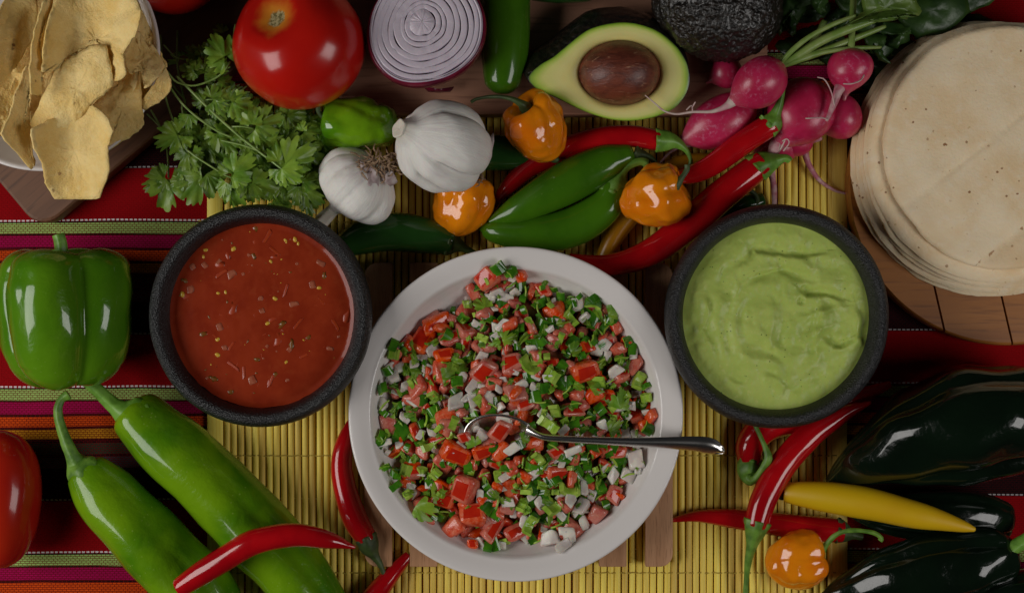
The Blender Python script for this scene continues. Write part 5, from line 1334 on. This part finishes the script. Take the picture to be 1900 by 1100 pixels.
def chip(label, ol, z0, gu, gv, curl, seed, axis=0, nz=.0029):
    ol = [(a/2.5, b/2.5) for a, b in ol]; cu_ = sum(p[0] for p in ol)/len(ol); cv__ = sum(p[1] for p in ol)/len(ol)
    ca, sa = math.cos(axis), math.sin(axis)
    def zf(u, v, r):
        q = (u-cu_)*ca+(v-cv__)*sa
        return z0+gu*(u-cu_)+gv*(v-cv__)+curl*(q/50)**2
    c = W(cu_, cv__, z0)
    o = mesh('tortilla_chip', sheet(ol, zf, rings=9, per=6, thick=.0012, nz=nz, seed=seed, edge=2.6), M_chip, origin=c)
    return tag(o, label, 'tortilla chip', 'tortilla chips in the white bowl')
chip('tortilla chip lowest in front, hanging over the bowl rim onto the board', [(145, 600), (230, 560), (330, 520), (430, 492), (495, 545), (520, 610), (495, 680), (503, 790), (460, 920), (370, 925), (255, 922), (212, 850), (200, 760), (160, 690)], 82, .02, -.10, 9, 1, 0)
chip('broad tortilla chip leaning across the middle of the pile', [(135, 582), (200, 450), (262, 320), (330, 262), (430, 205), (490, 210), (510, 300), (526, 400), (430, 478), (370, 560), (300, 612), (220, 600)], 102, .06, -.10, -8, 2, .9)
chip('narrow tortilla chip standing on edge in front of the bowl wall', [(10, 620), (60, 480), (118, 310), (150, 312), (135, 420), (128, 500), (145, 600), (158, 770), (146, 785), (60, 690)], 92, -.35, -.05, 6, 3)
chip('thin upright tortilla chip seen edge on between two larger ones', [(140, 430), (150, 200), (190, 50), (225, -20), (262, -20), (205, 120), (178, 200), (200, 290), (195, 435), (172, 442)], 108, -.5, -.03, 4, 4)
chip('curved tortilla chip at the far corner of the pile, cut by the picture edge', [(-20, 410), (-30, 120), (40, -30), (168, -30), (165, 130), (105, 265), (60, 325)], 104, -.28, .02, 10, 5)
chip('large tortilla chip at the back with a brown scorch mark', [(195, 330), (210, 180), (262, -40), (420, -60), (605, -30), (652, 50), (628, 155), (570, 240), (580, 345), (530, 376), (490, 225), (430, 205), (330, 262), (240, 330)], 96, .18, -.02, 10, 6, 0, .004)
chip('tortilla chip wedged beside the lowest front chip', [(430, 490), (500, 420), (570, 372), (640, 320), (655, 400), (660, 500), (666, 580), (640, 610), (505, 700), (518, 620), (480, 545)], 78, -.06, -.05, -7, 7, 1.2)
chip('small folded tortilla chip below the scorched large one', [(575, 255), (620, 150), (650, 148), (690, 220), (755, 290), (740, 350), (672, 410), (652, 330), (600, 340)], 82, -.12, .06, 6, 8, .7)
chip('tortilla chip resting on the bowl rim beside the cilantro', [(655, 470), (715, 390), (770, 312), (792, 400), (750, 470), (668, 512)], 74, -.04, -.10, 5, 9)
chip('tortilla chip half hidden low at the side of the bowl', [(-20, 640), (-20, 430), (85, 335), (70, 450), (20, 610)], 78, -.2, .05, 5, 10)
chip('dark shaded tortilla chip behind the curved one at the far corner', [(60, 330), (70, -30), (320, -50), (330, 260), (180, 330)], 84, -.1, .06, 5, 14)
chip('dark tortilla chip standing against the bowl wall beyond the scorched one', [(630, 20), (665, 60), (700, 140), (745, 240), (770, 310), (730, 330), (660, 230), (625, 130)], 66, -.05, 0, 5, 15)
chip('dim tortilla chip lying low between the curved chip and the narrow one', [(-40, 500), (-40, 300), (60, 200), (170, 160), (190, 330), (110, 460), (20, 560)], 76, -.1, .02, 5, 16)
chip('tortilla chip buried in the dark middle of the pile', [(150, 600), (140, 440), (240, 300), (300, 280), (230, 450)], 76, -.2, .1, 4, 11)
chip('tortilla chip lying flat at the bottom of the bowl', [(60, 640), (330, 640), (560, 560), (640, 330), (400, 200), (120, 260)], 55, .0, .0, 5, 12)
chip('tortilla chip tucked under the chip on the bowl rim', [(600, 380), (700, 200), (760, 300), (770, 420), (690, 500), (620, 480)], 66, .03, -.05, 5, 13)

# ---------------------------------------------------------------- cilantro
M_cil = herb_mat('cilantro_leaf', (.23, .37, .036), (.11, .24, .018), .55, .2)
M_cst = mat('cilantro_stalk', (.30, .42, .12), (.18, .30, .06), sc=90, rough=.4, coat=.15)
cil = thing('cilantro', 'loose bunch of fresh cilantro between the chips and the large tomato', 'cilantro', Vector((*W(430, 250, 20)[:2], 0)))
lm = [me_from('leaf', leaf_vf(.020, s+50, 3, random.uniform(.1, .5), random.uniform(-.25, .45), random.choice((9, 11, 13))), M_cil) for s in range(14)]
rl = random.Random(5)
def leaf(u, v, deg, px, z, pitch=0, rollr=None):
    q = zrot(math.radians(deg)) @ Quaternion((0, 1, 0), -pitch) @ Quaternion((1, 0, 0), rl.uniform(-.35, .35) if rollr is None else rollr)
    b_ = math.radians(deg); sub_ = ((0, .18, .80), (rl.uniform(50, 68), .10, .56), (-rl.uniform(50, 68), .10, .56)) if px > 33 else ((0, 0, .95),)
    for da, off, k in sub_:          # three leaflets to a sprig
        s_ = L(px*k, z)/.020; du, dv = px*off*math.cos(b_+math.radians(da)), -px*off*math.sin(b_+math.radians(da))
        inst(rl.choice(lm), 'leaf', cil, W(u+du, v+dv, z+rl.uniform(-1.5, 1.5)), zrot(math.radians(da)) @ q, (s_, s_*rl.uniform(.7, .95), s_))
zx = lambda a: 260+a/2.894
zy = lambda b: 40+b/2.894
LV = [(470, 215, 118, 62, 66), (330, 195, 135, 36, 44), (300, 270, 160, 38, 56), (330, 295, 62, 46, 52), (420, 330, 25, 30, 48), (375, 425, 18, 52, 58), (470, 430, -8, 48, 54), (400, 440, -62, 38, 54),
      (340, 430, 150, 32, 46), (262, 500, 262, 30, 48), (600, 572, 22, 64, 62), (660, 520, 80, 30, 58), (480, 500, 40, 32, 50), (548, 545, 65, 30, 52), (862, 600, 14, 38, 50), (770, 500, -8, 44, 44), (850, 690, 12, 42, 48), (700, 640, 0, 28, 46),
      (478, 832, 40, 62, 58), (742, 775, 22, 78, 60), (738, 780, -40, 48, 56), (572, 862, -10, 62, 56), (470, 850, -62, 58, 52), (300, 640, -12, 62, 40), (340, 655, -30, 56, 42), (430, 640, 0, 50, 42), (400, 590, -50, 46, 44), (225, 600, 205, 56, 50), (250, 580, -40, 36, 40), (230, 630, 230, 34, 40),
      (150, 832, 212, 54, 38), (152, 832, 265, 66, 38), (345, 800, 245, 74, 44), (260, 850, 200, 40, 42), (265, 690, 248, 44, 50), (270, 700, 280, 40, 50), (850, 870, -38, 62, 46), (860, 870, 30, 40, 48), (760, 850, -72, 42, 44), (650, 640, 10, 40, 44), (520, 610, -20, 40, 48), (370, 510, -40, 44, 42), (880, 930, -70, 44, 40), (540, 660, 12, 52, 38), (610, 690, -15, 46, 36), (330, 760, -60, 60, 30), (420, 720, -20, 50, 32), (700, 720, 30, 40, 40), (600, 620, -30, 42, 42), (690, 860, -50, 48, 38), (260, 560, 200, 30, 46), (370, 190, 60, 44, 44), (420, 260, 80, 36, 50), (350, 355, -60, 40, 34)]
for a, b, dg, px, z in LV: leaf(zx(a), zy(b), dg, px, z+6, rl.uniform(-.15, .25))
for i in range(85):
    a, b = rl.uniform(200, 920), rl.uniform(330, 930)
    if b < 330+max(0, (a-550))*.3: continue
    leaf(zx(a), zy(b), rl.uniform(-70, 70), rl.uniform(24, 46), rl.uniform(12, 46), rl.uniform(-.3, .4))
for i in range(34): leaf(rl.uniform(500, 598), rl.uniform(215, 375), rl.uniform(-50, 50), rl.uniform(26, 44), rl.uniform(14, 40), rl.uniform(-.3, .4))
for i in range(16): leaf(rl.uniform(290, 430), rl.uniform(60, 170), rl.uniform(0, 360), rl.uniform(22, 36), rl.uniform(8, 24), rl.uniform(-.4, .5))
SK = [([(130, 250), (160, 290), (200, 328), (290, 345), (390, 312), (450, 270), (482, 220)], 62, 2.0), ([(200, 300), (270, 370), (370, 470), (520, 605), (640, 700), (740, 775), (850, 865)], 60, 2.4), ([(150, 340), (220, 435), (300, 510), (420, 592), (535, 638)], 56, 2.0),
      ([(250, 690), (320, 740), (400, 790), (470, 832), (580, 862)], 56, 1.8), ([(440, 640), (560, 668), (660, 705), (740, 722)], 56, 1.7), ([(153, 835), (150, 760), (144, 680), (120, 590), (60, 480)], 34, 1.8), ([(190, 570), (165, 500), (140, 420), (120, 300)], 36, 1.8),
      ([(130, 130), (190, 190), (250, 205), (330, 212)], 40, 1.5), ([(340, 425), (370, 420), (420, 418)], 58, 1.4), ([(490, 565), (550, 565), (605, 575)], 58, 1.5), ([(570, 350), (520, 385), (440, 400)], 46, 1.4), ([(225, 440), (225, 480), (250, 540)], 46, 1.5), ([(850, 600), (830, 640), (780, 670), (700, 660)], 46, 1.5), ([(40, 500), (100, 560), (130, 620)], 24, 1.6),
      ([(510, 20), (500, 90), (490, 140), (495, 185)], 60, 1.6), ([(110, 80), (120, 200), (170, 330), (240, 420)], 26, 1.8), ([(200, 60), (200, 240), (240, 430)], 24, 1.8)]
for pts, z, r in SK:
    P_ = [(zx(a), zy(b), z+2*math.sin(i*1.3)) for i, (a, b) in enumerate(pts)]
    mesh('stalk', tube(P_, [L(r, z)]*len(P_), m=8), M_cst, cil)
